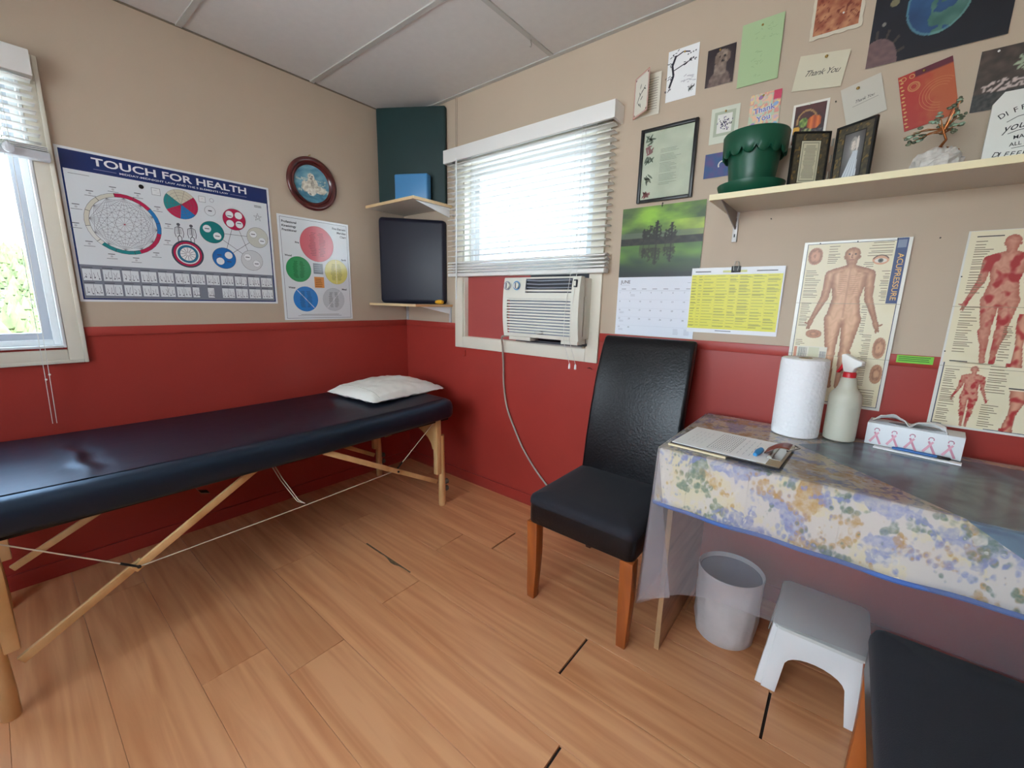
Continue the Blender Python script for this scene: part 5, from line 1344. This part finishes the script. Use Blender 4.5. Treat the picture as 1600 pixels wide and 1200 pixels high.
# dog photograph
def dogp(u, v):
    c = mix((44, 34, 40), (70, 58, 60), v+nz(u*3, v*3)*0.3)
    fur = mix((168, 150, 134), (104, 88, 80), 0.5+fbm(u*8, v*8, 3)*1.5)
    if math.hypot((u-0.5)/0.40, (v-1.0)/0.42) < 1: c = mix(fur, (96, 78, 78), 0.45)
    if 0.28 < u < 0.72 and 0.42 < v < 0.72: c = mix(fur, (140, 124, 116), 0.4)
    if math.hypot((u-0.55)/0.28, (v-0.28)/0.20) < 1: c = fur
    if math.hypot((u-0.36)/0.08, (v-0.30)/0.14) < 1 or math.hypot((u-0.76)/0.07, (v-0.28)/0.13) < 1: c = mix(fur, (110, 90, 80), 0.6)
    if math.hypot((u-0.57)/0.05, (v-0.37)/0.03) < 1 or math.hypot(u-0.46, v-0.26) < 0.03 or math.hypot(u-0.64, v-0.25) < 0.03: c = (26, 22, 24)
    return c
o, ik = photo('photograph', 'dark sepia photograph of a shaggy dog', 'photo', 1.992, 2.095, 2.102, 2.237, 0.003, dogp, 26, 34, group=GRP); ik.build('print', ink_satin, o); pin(o, 0.103, 0.135, 0.45, 0.08)
# green embossed card
o, ik = sheet('greeting_card', 'large pale green embossed card near the ceiling', 'card', 'B', 2.113, 2.249, 2.070, 2.280, 0.010, M('green_card', S(172, 196, 150), 0.7), th=0.002, group=GRP, lean=0.03)
rr = random.Random(6)
for i in range(26):
    u, v = (rr.uniform(.3, .85), rr.uniform(.12, .32)) if i < 14 else (rr.uniform(.3, .6), rr.uniform(.45, .9)); ik.pline([(u, v), (u+rr.uniform(-.06, .08), v+rr.uniform(-.03, .03)), (u+rr.uniform(.02, .12), v+rr.uniform(-.03, .02))], 0.010, (150, 176, 132))
ik.build('embossing', ink_matte, o); pin(o, 0.136, 0.21, 0.5, 0.10)
# violets card
o, ik = sheet('greeting_card', 'pale green card with a posy of violets, left of the plant pot', 'card', 'B', 2.030, 2.134, 1.885, 2.017, 0.004, M('violet_card', S(212, 216, 200), 0.7), group=GRP)
ik.rect(0.13, 0.12, 0.87, 0.80, (178, 186, 164)); ik.up(); ik.rect(0.24, 0.20, 0.76, 0.72, (228, 226, 220)); ik.up(); rr = random.Random(9)
for i in range(60): ik.ell(0.5+rr.gauss(0, .10), 0.46+rr.gauss(0, .085), rr.uniform(.012, .03), rr.choice([(92, 80, 120), (120, 104, 146), (70, 76, 70), (60, 56, 80)]), n=7)
ik.build('print', ink_matte, o); pin(o, 0.104, 0.132, 0.52, 0.14)
# colourful thank-you card
def tyc(u, v):
    t = fbm(u*4, v*4, 3, 2); q = int((t+0.6)*7) % 5
    return [(236, 190, 160), (206, 176, 196), (232, 206, 150), (226, 150, 140), (190, 204, 178)][q] if not (u > 0.74 and v < 0.22) else (206, 66, 96)
o, ik = photo('greeting_card', 'bright multicoloured thank you card behind the plant pot', 'card', 2.168, 2.270, 1.890, 2.031, 0.004, tyc, 26, 34, group=GRP)
for t, v, c in (('Thank', 0.46, (120, 126, 186)), ('You', 0.68, (120, 126, 186))):
    ik.text(t, 0.5, v, 0.14, (226, 224, 236), align='C', bold=0.06, rot=0.12); ik.up(); ik.text(t, 0.5, v, 0.14, c, align='C', bold=0.02, rot=0.12); ik.up()
for u, v, c in ((0.15, 0.75, (156, 132, 186)), (0.88, 0.82, (140, 190, 214)), (0.35, 0.10, (160, 120, 160)), (0.85, 0.33, (140, 170, 210))): ik.ell(u, v, 0.09, c, ry=0.07, rot=0.6, n=10)
ik.build('print', ink_satin, o); pin(o, 0.102, 0.141, 0.42, 0.07)
# crescent moon card
o, ik = photo('postcard', 'blue watercolour card of a crescent moon half behind the pot', 'card', 2.023, 2.120, 1.757, 1.850, 0.004, lambda u, v: mix((52, 92, 140), (92, 80, 130), 0.5+fbm(u*2.5, v*3, 3, 4)*1.8), 18, 18, group=GRP)
ik.ring(0.70, 0.52, 0.12, 0.17, (220, 218, 214), a0=0.2, a1=3.7, n=18); ik.build('print', ink_matte, o)
# harvest card
def gourds(u, v):
    c = mix((86, 44, 44), (46, 30, 34), v+nz(u*5, v*5)*0.5)
    if abs(math.hypot((u-0.42)/0.34, (v-0.42)/0.30)-0.92) < 0.08 and v < 0.5: c = (170, 128, 80)
    if math.hypot((u-0.66)/0.24, (v-0.48)/0.17) < 1: c = mix((222, 118, 52), (170, 74, 40), 0.5+0.5*sin(u*30))
    if math.hypot((u-0.32)/0.14, (v-0.45)/0.13) < 1: c = mix((148, 170, 80), (70, 96, 44), 0.5+nz(u*12, v*12))
    if math.hypot((u-0.10)/0.12, (v-0.63)/0.10) < 1: c = (226, 168, 60)
    if v > 0.60 and math.hypot((u-0.45)/0.2, (v-0.72)/0.10) < 1: c = mix((176, 172, 120), (70, 84, 60), 0.5+0.5*sin(u*40+v*20))
    if v > 0.66 and u > 0.6: c = mix((96, 96, 90), (50, 46, 60), 0.5+nz(u*14, v*14)*1.4)
    if v > 0.78: c = mix((120, 70, 40), (60, 40, 40), 0.5+nz(u*9, v*9))
    return c
o, ik = photo('greeting_card', 'white bordered harvest card with gourds and a basket', 'card', 2.314, 2.421, 1.820, 1.962, 0.004, gourds, 30, 38, border=0.07, group=GRP); ik.build('print', ink_satin, o); pin(o, 0.107, 0.142, 0.45, 0.045, M('white_pin', S(230, 228, 210), 0.4))
# thank-you cards
def script(ik, t, u, v, h, rot): ik.text(t, u, v, h, (70, 64, 62), align='C', shear=0.55, rot=rot, spacing=0.9)
o, ik = sheet('greeting_card', 'cream thank you card with script lettering, above the white one', 'card', 'B', 2.307, 2.452, 2.000, 2.108, 0.008, M('cream_card', S(212, 204, 180), 0.7), th=0.0012, tilt=-0.135, lean=0.05, group=GRP)
script(ik, 'Thank You', 0.52, 0.60, 0.17, 0.03); ik.build('print', ink_matte, o); pin(o, 0.145, 0.108, 0.55, 0.12, None, 0.005)
o, ik = sheet('greeting_card', 'white thank you card with underlined script above the folding frame', 'card', 'B', 2.461, 2.566, 1.869, 1.991, 0.007, M('white_card', S(204, 198, 186), 0.7), th=0.0012, tilt=0.262, group=GRP)
script(ik, 'Thank You', 0.52, 0.50, 0.075, 0.03); ik.line((0.22, 0.575), (0.86, 0.545), 0.008, (90, 84, 80)); ik.build('print', ink_matte, o); pin(o, 0.105, 0.122, 0.42, 0.15, None, 0.005)
# autumn collage card with torn edge
def leaves(u, v):
    t = fbm(u*5+v*3, v*7-u*2, 4, 1); c = mix((150, 80, 58), (198, 140, 104), 0.5+t*1.6)
    if u < 0.4 and v < 0.28: c = mix((84, 62, 66), (190, 170, 120), max(0, sin((u+v)*60))*0.6)
    if 0.5 < abs(nz(u*4, v*4, 8))*2.2 < 0.62: c = (120, 52, 40)
    return c
tz_ = [(0, 0)]+[(0.0+0.008*sin(i*2.3), i/12) for i in range(1, 12)]+[(i/12, 1.0+0.012*sin(i*1.9)) for i in range(0, 13)]+[(1.0+0.014*sin(i*2.1), 1-i/12) for i in range(1, 12)]+[(1, 0)]
o, ik = sheet('greeting_card', 'autumn coloured collage card with torn cream edge at the top of the wall', 'card', 'B', 2.333, 2.476, 2.160, 2.345, 0.005, M('torn_paper', S(214, 204, 184), 0.8), th=0.0012, shape=tz_[::-1], group=GRP)
ik.image(0.06, 0.02, 0.93, 0.94, leaves, 30, 40); ik.build('print', ink_satin, o); pin(o, 0.143, 0.185, 0.62, 0.70, plasticw, 0.003)
# planet painting
def space(u, v):
    c = mix((16, 16, 26), (24, 24, 38), fbm(u*3, v*3)+0.5)
    d = math.hypot((u-0.49)/0.235, (v-0.42)/0.375*1.0)
    if d < 1:
        c = mix((48, 88, 132), (36, 66, 106), 0.5+fbm(u*5, v*4, 3)*1.2)
        if u > 0.44+0.05*nz(v*7, 1) and fbm(u*6, v*5, 3, 6)+0.28*(u-0.42)/0.2 > 0.02: c = mix((60, 100, 92), (80, 122, 112), 0.5+nz(u*9, v*9))
        if d > 0.93: c = mix(c, (110, 160, 160), 0.55)
    s_ = math.hypot((u-0.075)/0.165, (v-0.98)/0.30)
    if s_ < 1: c = mix((120, 92, 92), (104, 80, 82), nz(u*20, v*20)+0.5)
    elif s_ < 1.35 and sin(math.atan2(v-0.98, (u-0.075)*1.8)*14) > 0.75: c = (66, 54, 52)
    if math.hypot((u-0.155)/0.035, (v-0.30)/0.045) < 1: c = (126, 120, 92)
    if math.hypot((u-0.095)/0.016, (v-0.52)/0.022) < 1: c = (130, 126, 120)
    return c
o, ik = photo('painting', 'black painting of the blue and green earth with small planets', 'painting', 2.505, 2.820, 2.024, 2.272, 0.005, space, 130, 104); ik.build('print', ink_matte, o)
# red and gold card
o, ik = sheet('greeting_card', 'red and gold paisley card behind the gem tree', 'card', 'B', 2.612, 2.735, 1.819, 1.990, 0.004, M('red_card', S(166, 62, 50), 0.5), tilt=0.235, group=GRP)
ik.image(0, 0, 1, 1, lambda u, v: (96, 34, 52) if v < 0.10 and u > 0.3 else mix((176, 52, 46), (184, 92, 58), max(0, min(1, (u-0.25)*2.5+fbm(u*9, v*9, 3)*0.8))), 24, 32); ik.up()
gd = (206, 158, 96)
for i in range(14): ik.ell(0.04+0.02*(i % 2), 0.06+0.067*i, 0.035, gd, ry=0.022, n=8)
for r in (0.06, 0.09, 0.11): ik.ring(0.27, 0.26, r, r+0.010, gd, n=16)
for r in (0.20, 0.26, 0.32, 0.38): ik.ring(0.72, 0.55, r, r+0.008, (204, 130, 84), a0=0.8, a1=4.6, n=26)
for u in (0.10, 0.26): ik.ring(u, 0.07, 0.04, 0.055, gd, n=12)
ik.build('print', ink_satin, o); pin(o, 0.123, 0.171, 0.48, 0.06)
# flower garden photograph
def garden(u, v):
    c = mix((60, 52, 50), (92, 78, 70), 0.5+fbm(u*8, v*8, 3)*1.4)
    t = nz(u*26, v*20, 3)
    if math.hypot((u-0.75)/0.42, (v-0.30)/0.22) < 1 and t > -0.05: c = mix((206, 210, 186), (150, 168, 140), 0.5+t)
    elif math.hypot((u-0.28)/0.22, (v-0.62)/0.10) < 1 and t > 0.0: c = (206, 186, 180)
    elif v > 0.7: c = mix((52, 52, 54), (84, 82, 78), 0.5+t)
    return c
o, ik = photo('photograph', 'dark garden photograph with white flowers, rightmost on the back wall', 'photo', 2.775, 2.990, 1.828, 1.992, 0.004, garden, 50, 40, group=GRP); ik.build('print', ink_satin, o); pin(o, 0.215, 0.164, 0.16, 0.06, plasticw, 0.003)

# framed verse
fv = thing('framed_verse', 'black framed verse on floral paper beside the back window', 'picture frame', (1.864, -0.012, 1.69))
FW, FH = 0.242, 0.306
for lo_, hi_ in (((1.743, -0.020, 1.692), (1.756, -0.002, 1.998)), ((1.972, -0.020, 1.692), (1.985, -0.002, 1.998)), ((1.756, -0.020, 1.692), (1.972, -0.002, 1.705)), ((1.756, -0.020, 1.985), (1.972, -0.002, 1.998))):
    MB().box(lo_, hi_).build('frame_rail', M('frame_black', S(22, 22, 26), 0.35) if 'frame_black' not in bpy.data.materials else bpy.data.materials['frame_black'], fv, bevel=0.002)
MB().box((1.756, -0.008, 1.705), (1.972, -0.003, 1.985)).build('backing', paper, fv)
ik = Ink(0.216, 0.280, z0=0.0)
ik.image(0, 0, 1, 1, lambda u, v: mix((188, 188, 166), (206, 204, 182), 0.5+fbm(u*3, v*4, 3, 5)*1.5), 22, 28); ik.up()
rr = random.Random(3)
for v, c in ((0.10, (106, 116, 96)), (0.26, (150, 92, 92)), (0.42, (96, 104, 84)), (0.70, (106, 112, 92)), (0.93, (146, 84, 84))):
    for i in range(7): ik.ell(0.12+rr.gauss(0, .03), v+rr.gauss(0, .02), 0.075, c, ry=0.018, rot=rr.uniform(-1, 2.2), n=9)
ik.up()
for i in range(26):
    if i in (3, 9, 17, 23): continue
    w = rr.uniform(0.22, 0.42); ik.rect(0.36, 0.28+0.0205*i, 0.36+w, 0.284+0.0205*i, (110, 112, 100))
pv = ik.build('verse_print', ink_matte, fv); pv.matrix_local = Matrix.Translation(Vector((1.864, -0.0085, 1.845))-OFF[fv]) @ WALLB.to_4x4()
MB().box((1.756, -0.0125, 1.705), (1.972, -0.0115, 1.985)).build('glazing', glass_m, fv)

# calendar
cal = thing('calendar', 'wall calendar open at June with a green northern lights photo', 'calendar', (1.862, -0.003, 1.094))
def aurora(u, v):
    if v < 0.44:
        t = fbm(u*2+v*1.2, v*4-u*0.6, 4, 2); g = mix((74, 96, 62), (150, 200, 70), 0.45+t*1.5+0.35*sin(v*9+u*2.4))
        if v > 0.22: g = mix(g, (196, 214, 90), max(0, min(1, (u-0.45)*1.6))*(0.6+t))
        if v > 0.36: g = mix(g, (112, 118, 108), 0.55)
        g = mix(g, (70, 80, 72), max(0, 0.35-u)*1.2*(1-v))
        c = g
    elif v < 0.535: c = mix((36, 36, 34), (58, 54, 46), nz(u*20, v*20)+0.4)
    else:
        w = 1.07-v; t = fbm(u*2+w, w*4, 3, 2); c = mix((60, 84, 60), (110, 156, 60), 0.4+t*1.3+0.3*math.exp(-((v-0.66)/0.08)**2))
        c = mix(c, (30, 40, 42), max(0, (v-0.70)/0.26))
        if 0.25 < u < 0.68: c = mix(c, (60, 58, 46), 0.55*math.exp(-((v-0.60)/0.10)**2))
    for cx_, w_, top in ((0.37, 0.085, 0.28), (0.46, 0.07, 0.23), (0.64, 0.07, 0.27), (0.30, 0.05, 0.33), (0.57, 0.04, 0.36)):
        for sgn_ in (0, 1):
            vv = v if not sgn_ else 1.04-v
            if top-0.02 < vv < 0.50:
                e = w_*(0.35+0.65*min(1, (vv-top)/0.10))*(0.6+0.8*abs(nz(u*40, vv*30, 3)))
                if abs(u-cx_) < e and (vv < 0.46) and nz(u*34, vv*34, cx_*9) > -0.25: c = mix(c, (38, 36, 30), 0.9 if not sgn_ else 0.6)
                if abs(u-cx_) < 0.006: c = mix(c, (34, 30, 28), 0.9 if not sgn_ else 0.5)
    return c
m = MB().box((1.676, -0.0045, 1.366), (2.047, -0.003, 1.677)); m.build('photo_leaf', paper, cal)
ik = Ink(0.371, 0.311, z0=0.0); ik.image(0, 0, 1, 1, aurora, 110, 90)
ph = ik.build('photo_print', ink_satin, cal); ph.matrix_local = Matrix.Translation(Vector((1.8615, -0.0049, 1.5215))-OFF[cal]) @ WALLB.to_4x4()
MB().box((1.676, -0.0042, 1.094), (2.047, -0.003, 1.366)).build('date_leaf', M('calendar_paper', S(226, 230, 240), 0.6), cal)
ik = Ink(0.371, 0.272, z0=0.0)
ik.text('JUNE', 0.035, 0.105, 0.056, (80, 76, 82), bold=0.01); ik.rect(0.04, 0.13, 0.16, 0.136, (190, 190, 200)); ik.lines(0.88, 0.10, 0.98, 1, 0.01, (170, 172, 184), h=0.006)
for c in range(7): ik.rect(0.055+0.136*c, 0.195, 0.115+0.136*c, 0.206, (150, 150, 160))
ik.rect(0.02, 0.228, 0.98, 0.231, (150, 152, 165))
for r in range(5):
    v = 0.235+0.150*r
    if r: ik.rect(0.02, v-0.004, 0.98, v-0.002, (186, 188, 202))
    for c in range(7):
        d_ = r*7+c+1
        if d_ > 30: continue
        ik.text(str(d_), 0.035+0.136*c, v+0.040, 0.026, (104, 104, 116))
        if (r, c) in ((0, 1), (2, 0), (3, 0), (4, 0), (4, 3)): ik.lines(0.045+0.136*c, v+0.06, 0.12+0.136*c, 2, 0.02, (176, 178, 192), h=0.006)
ik.lines(0.76, 0.86, 0.83, 5, 0.02, (180, 182, 196), h=0.006); ik.lines(0.89, 0.86, 0.96, 5, 0.02, (180, 182, 196), h=0.006)
pv = ik.build('date_print', ink_matte, cal); pv.matrix_local = Matrix.Translation(Vector((1.8615, -0.0046, 1.230))-OFF[cal]) @ WALLB.to_4x4()
MB().tube([(1.862, -0.002, 1.684), (1.862, -0.010, 1.684), (1.862, -0.010, 1.668)], 0.002, 6).build('nail', black_m, cal)

# yellow chart held by a binder clip
o, ik = sheet('reference_sheet', 'yellow printed chart hanging from a black binder clip', 'chart', 'B', 2.018, 2.362, 1.126, 1.398, 0.007, M('chart_stock', S(232, 234, 238), 0.4), th=0.0015, lean=0.015, yaw=0.0)
ik.rect(0.008, 0.105, 0.985, 0.935, (222, 216, 62)); ik.up(); rr = random.Random(12)
cols = [(0.015, 0.085), (0.095, 0.145), (0.155, 0.295), (0.30, 0.44), (0.45, 0.545), (0.555, 0.69), (0.70, 0.835), (0.845, 0.975)]
for r in range(18):
    v = 0.125+0.0445*r
    for ci, (a, b) in enumerate(cols):
        nl = rr.choice([1, 1, 2, 2, 3]) if ci > 3 else rr.choice([1, 1, 2])
        for q in range(nl): ik.rect(a, v+0.0105*q, a+(b-a)*rr.uniform(0.55, 0.98), v+0.0105*q+0.006, (140, 138, 52) if ci else (110, 106, 40))
for a, b in cols[1:]: ik.rect(a-0.006, 0.105, a-0.0048, 0.935, (190, 184, 60))
ik.rect(0.045, 0.050, 0.225, 0.068, (110, 112, 116)); ik.rect(0.36, 0.045, 0.62, 0.075, (206, 206, 120)); ik.rect(0.72, 0.05, 0.93, 0.066, (104, 106, 112)); ik.rect(0.34, 0.955, 0.52, 0.968, (120, 122, 128))
ik.build('print', ink_satin, o)
bcl = MB(); bcl.prism([(-0.001, 0.010), (0.014, 0.004), (0.012, 0.022), (0.004, 0.024)], -0.017, 0.017, 0)
b_o = MB().box((-0.017, 0.115, -0.006), (0.017, 0.140, 0.006)).build('binder_clip', black_m, o, local=True, bevel=0.002)
for s_ in (-1, 1): MB().tube([(-0.007, 0.122, s_*0.0075), (-0.009, 0.139, s_*0.006), (-0.006, 0.158, s_*0.004), (0.006, 0.158, s_*0.004), (0.009, 0.139, s_*0.006), (0.007, 0.122, s_*0.0075)], 0.0009, 6).build('clip_wire', steel, b_o, smooth=True, local=True)

# ---------------------------------------------------------------- anatomical charts
CAP = [(-.003, .072, .043, 0, .122, .030), (0, .14, .026, 0, .19, .036), (-.056, .215, .044, -.036, .34, .044), (.056, .215, .044, .036, .34, .044), (0, .2, .06, 0, .47, .066),
       (0, .162, .024, -.092, .192, .024), (0, .162, .024, .092, .192, .024), (-.030, .37, .046, -.046, .52, .054), (.030, .37, .046, .047, .52, .054),
       (-.108, .205, .029, -.121, .37, .022), (-.121, .36, .023, -.176, .515, .013), (-.18, .53, .016, -.186, .555, .013), (.108, .205, .029, .124, .38, .022), (.124, .37, .023, .178, .515, .013), (.183, .53, .016, .190, .558, .013),
       (-.194, .55, .006, -.213, .542, .005), (.198, .55, .006, .217, .538, .005), (-.184, .56, .006, -.186, .592, .005), (-.192, .56, .006, -.197, .585, .005), (.190, .56, .006, .194, .594, .005), (.198, .56, .006, .205, .586, .005),
       (-.050, .51, .054, -.042, .69, .034), (-.042, .69, .032, -.024, .92, .017), (-.043, .75, .036, -.036, .82, .026), (.051, .51, .054, .045, .69, .034), (.045, .69, .032, .034, .92, .017), (.046, .75, .036, .040, .82, .026),
       (-.024, .93, .017, -.016, .985, .017), (.034, .93, .017, .036, .985, .017), (-.042, .088, .006, -.041, .100, .005), (.038, .088, .006, .038, .100, .005)]
def body_sd(x, y):
    best = 9
    for x0, y0, r0, x1, y1, r1 in CAP:
        dx, dy = x1-x0, y1-y0; t = max(0, min(1, ((x-x0)*dx+(y-y0)*dy)/(dx*dx+dy*dy)))
        d = math.hypot(x-x0-dx*t, y-y0-dy*t)-(r0+(r1-r0)*t)
        if d < best: best = d
    return best
PAPER = (230, 220, 190)
def bg_(u, v, k=0): return mix(PAPER, (222, 208, 168), max(0, fbm(u*3, v*5, 3, k))*1.4)
def fig_image(ik, uc, vt, hm, red, nu, nv, seed=0, mirror=1):
    """draw a standing figure of height hm (metres) with its crown at (uc, vt)"""
    W, H = ik.W, ik.H; half = 0.235*hm/W; vb = vt+hm*1.01/H; v0 = vt-0.012
    def fn(a, b):
        u = uc-half+2*half*a; v = v0+(vb-v0)*b
        x = (u-uc)*W/hm*mirror; y = (v-vt)*H/hm*0.985+0.012; d = body_sd(x, y)
        if d > 0: return bg_(u, v, seed)
        s_ = min(1, -d/0.03); m_ = 0.5+0.5*sin(y*90+8*nz(x*30, y*14, seed))*0.6+fbm(x*22, y*12, 3, seed)
        c = mix((146, 92, 64), (228, 182, 144), s_*0.8+0.22*m_-0.06)
        if red:
            r_ = nz(x*16, y*13, seed+3)+0.25*nz(x*40, y*30, seed)
            c = mix((168, 92, 74), (214, 158, 134), s_*0.6+0.3*m_)
            if r_ > 0.02 and y > 0.16: c = mix(c, (168, 44, 44), min(1, r_*3.2))
        elif abs(x) < 0.006 and y < 0.5: c = mix(c, (150, 96, 74), 0.3)
        return c
    ik.image(uc-half, v0, uc+half, vb, fn, nu, nv)
def callouts(ik, rects, seed, col=(120, 104, 78)):
    rr = random.Random(seed)
    for u0, v0, u1, v1 in rects:
        v = v0
        while v < v1:
            w = (u1-u0)*rr.uniform(.5, 1); ik.rect(u0 if u0 < 0.5 else u1-w, v, (u0+w) if u0 < 0.5 else u1, v+0.0035, col); v += rr.uniform(.008, .016)
o, ik = sheet('wall_chart', 'laminated body chart with blue side band and a standing figure seen from the front', 'poster', 'B', 2.412, 2.706, 0.886, 1.477, 0.0135, M('chart_laminate', S(228, 226, 218), 0.22), th=0.001, lean=0.003)
ik.rect(0.035, 0.012, 0.968, 0.985, (52, 60, 84)); ik.up(); ik.image(0.042, 0.0155, 0.961, 0.9815, lambda u, v: bg_(u, v, 1), 12, 20); ik.up()
fig_image(ik, 0.497, 0.027, 0.510, False, 120, 250, 1); ik.up()
ik.rect(0.868, 0.002, 0.968, 0.365, (40, 62, 116)); ik.up()
ik.rect(0.880, 0.012, 0.955, 0.055, (120, 132, 160)); ik.text('ACUPRESSURE', 0.900, 0.085, 0.026, (226, 178, 96), u1=0.900+0.262*2.01, rot=-pi/2, bold=0.01)
# ear, eye, hands and feet details
def blob(u, v, r, ry, c, k):
    def fn(a, b):
        x, y = a*2-1, b*2-1; d = math.hypot(x, y)
        if d > 1: return bg_(u+x*r, v+y*ry*ik.W/ik.H, 1)
        return mix(mix((150, 96, 70), c, 1-d*0.55), (120, 72, 52), max(0, sin(d*9+k+2*nz(x*3, y*3)))*0.5)
    ik.image(u-r, v-ry*ik.W/ik.H, u+r, v+ry*ik.W/ik.H, fn, 18, 20)
blob(0.130, 0.085, 0.075, 0.105, (222, 166, 134), 1); blob(0.235, 0.560, 0.085, 0.055, (206, 150, 112), 4)
blob(0.888, 0.625, 0.060, 0.130, (212, 164, 126), 2); blob(0.905, 0.780, 0.058, 0.120, (210, 160, 120), 3); blob(0.36, 0.905, 0.085, 0.075, (204, 156, 116), 2)
ik.up(); ik.ell(0.757, 0.118, 0.075, (214, 160, 126), ry=0.055); ik.up(); ik.ell(0.757, 0.122, 0.055, (226, 214, 200), ry=0.026); ik.up(); ik.ell(0.757, 0.122, 0.024, (92, 96, 84)); ik.ring(0.757, 0.130, 0.070, 0.082, (96, 66, 50), a0=0.5, a1=2.7, n=14); ik.up(); ik.ell(0.757, 0.122, 0.011, (26, 24, 24), n=12)
ik.ell(0.462, 0.080, 0.011, (90, 60, 48), n=8); ik.ell(0.520, 0.080, 0.011, (90, 60, 48), n=8); ik.rect(0.468, 0.111, 0.516, 0.115, (150, 80, 66)); ik.pline([(0.492, 0.082), (0.486, 0.100), (0.498, 0.102)], 0.008, (140, 88, 64))
for k in range(10): ik.pline([(0.40, 0.20+0.012*k), (0.48, 0.205+0.012*k)], 0.003, (150, 96, 70)); ik.pline([(0.51, 0.205+0.012*k), (0.60, 0.20+0.012*k)], 0.003, (150, 96, 70))
callouts(ik, [(0.06, 0.17, 0.22, 0.34), (0.26, 0.03, 0.38, 0.13), (0.62, 0.02, 0.85, 0.10), (0.60, 0.13, 0.70, 0.16), (0.78, 0.18, 0.86, 0.35), (0.06, 0.37, 0.17, 0.52), (0.70, 0.55, 0.80, 0.86), (0.06, 0.60, 0.16, 0.64), (0.62, 0.88, 0.92, 0.97), (0.66, 0.38, 0.72, 0.55)], 3)
for v in (0.368, 0.690): ik.rect(0.0, v, 1.0, v+0.0022, (150, 138, 112))
ik.rect(0.055, 0.640, 0.40, 0.715, (226, 222, 206)); ik.up(); rr = random.Random(1)
for k in range(16): ik.rect(0.10+0.006*k, 0.648, 0.10+0.006*k+rr.uniform(.001, .004), 0.708, (40, 40, 44)); ik.rect(0.33+0.004*k, 0.668, 0.33+0.004*k+rr.uniform(.001, .003), 0.708, (50, 60, 90))
ik.rect(0.055, 0.645, 0.085, 0.71, (206, 140, 110)); ik.rect(0.21, 0.645, 0.32, 0.708, (206, 206, 176))
ik.build('print', ink_satin, o)
for u, v in ((0.16, 0.006), (0.52, 0.006), (0.87, 0.004)): pin(o, 0.294, 0.591, u, v+0.004, black_m, 0.002)

o, ik = sheet('wall_chart', 'laminated body chart with red patched figures seen from the back, rightmost of the wall', 'poster', 'B', 2.830, 3.230, 0.866, 1.483, 0.0135, bpy.data.materials['chart_laminate'], th=0.001, lean=0.003)
ik.rect(0.022, 0.012, 0.978, 0.988, (52, 60, 84)); ik.up(); ik.image(0.028, 0.0155, 0.972, 0.9845, lambda u, v: bg_(u, v, 6), 16, 20); ik.up()
fig_image(ik, 0.243, 0.015, 0.392, True, 110, 220, 6); fig_image(ik, 0.203, 0.662, 0.200, True, 44, 92, 9); ik.up()
def leg_img(u0, v0, u1, v1, k):
    def fn(a, b):
        w = 0.42-0.22*b+0.08*sin(b*7+1); c_ = 0.5+0.10*sin(b*4+k); d = abs(a-c_)/w
        if b > 0.93: d = abs(a-c_+0.2)/0.5
        u, v = u0+(u1-u0)*a, v0+(v1-v0)*b
        if d > 1: return bg_(u, v, 6)
        return mix(mix((214, 158, 130), (160, 92, 72), d*d), (170, 50, 48), max(0, nz(a*3, b*7, k)*2.2))
    ik.image(u0, v0, u1, v1, fn, 20, 50)
leg_img(0.40, 0.775, 0.50, 0.985, 1); leg_img(0.54, 0.775, 0.64, 0.985, 2); leg_img(0.355, 0.40, 0.45, 0.66, 3); leg_img(0.55, 0.08, 0.66, 0.60, 4)
ik.up(); ik.rect(0.05, 0.026, 0.19, 0.031, (60, 56, 56)); ik.rect(0.05, 0.645, 0.15, 0.650, (60, 56, 56)); ik.rect(0.40, 0.762, 0.52, 0.768, (60, 56, 56))
callouts(ik, [(0.05, 0.05, 0.15, 0.30), (0.05, 0.37, 0.16, 0.60), (0.04, 0.69, 0.13, 0.97), (0.30, 0.46, 0.36, 0.63), (0.28, 0.66, 0.39, 0.80), (0.28, 0.86, 0.38, 0.97), (0.70, 0.05, 0.92, 0.50), (0.68, 0.60, 0.94, 0.95)], 8)
for v in (0.368, 0.675): ik.rect(0.0, v, 1.0, v+0.002, (150, 138, 112))
ik.build('print', ink_satin, o)
for u, v in ((0.01, 0.22), (0.01, 0.60), (0.3, 0.004)): pin(o, 0.40, 0.617, u+0.002, v, black_m, 0.002)

# green label strip on the dado rail
o, ik = sheet('label_strip', 'bright green paper strip taped on the dado rail between the body charts', 'label', 'B', 2.724, 2.815, 1.064, 1.0895, 0.0095, M('green_label', S(128, 204, 70), 0.6), th=0.0004)
ik.lines(0.05, 0.16, 0.95, 3, 0.24, (66, 110, 50), h=0.10, jit=0.15, seed=3); ik.build('print', ink_matte, o)
# stray nails left in the wall
for x, z, lab in ((2.290, 1.575, 'tiny nail in the wall under the right end of the pot shelf'), (2.770, 1.470, 'tiny nail in the wall between the two body charts'), (2.438, 1.945, 'tiny nail in the wall between the harvest card and the white card')):
    tag(MB().cyl((x, 0.0, z), (x, -0.006, z), 0.0022, 8).build('nail', M('nail_dark', S(70, 64, 60), 0.5, metal=0.6) if 'nail_dark' not in bpy.data.materials else bpy.data.materials['nail_dark']), lab, 'nail')
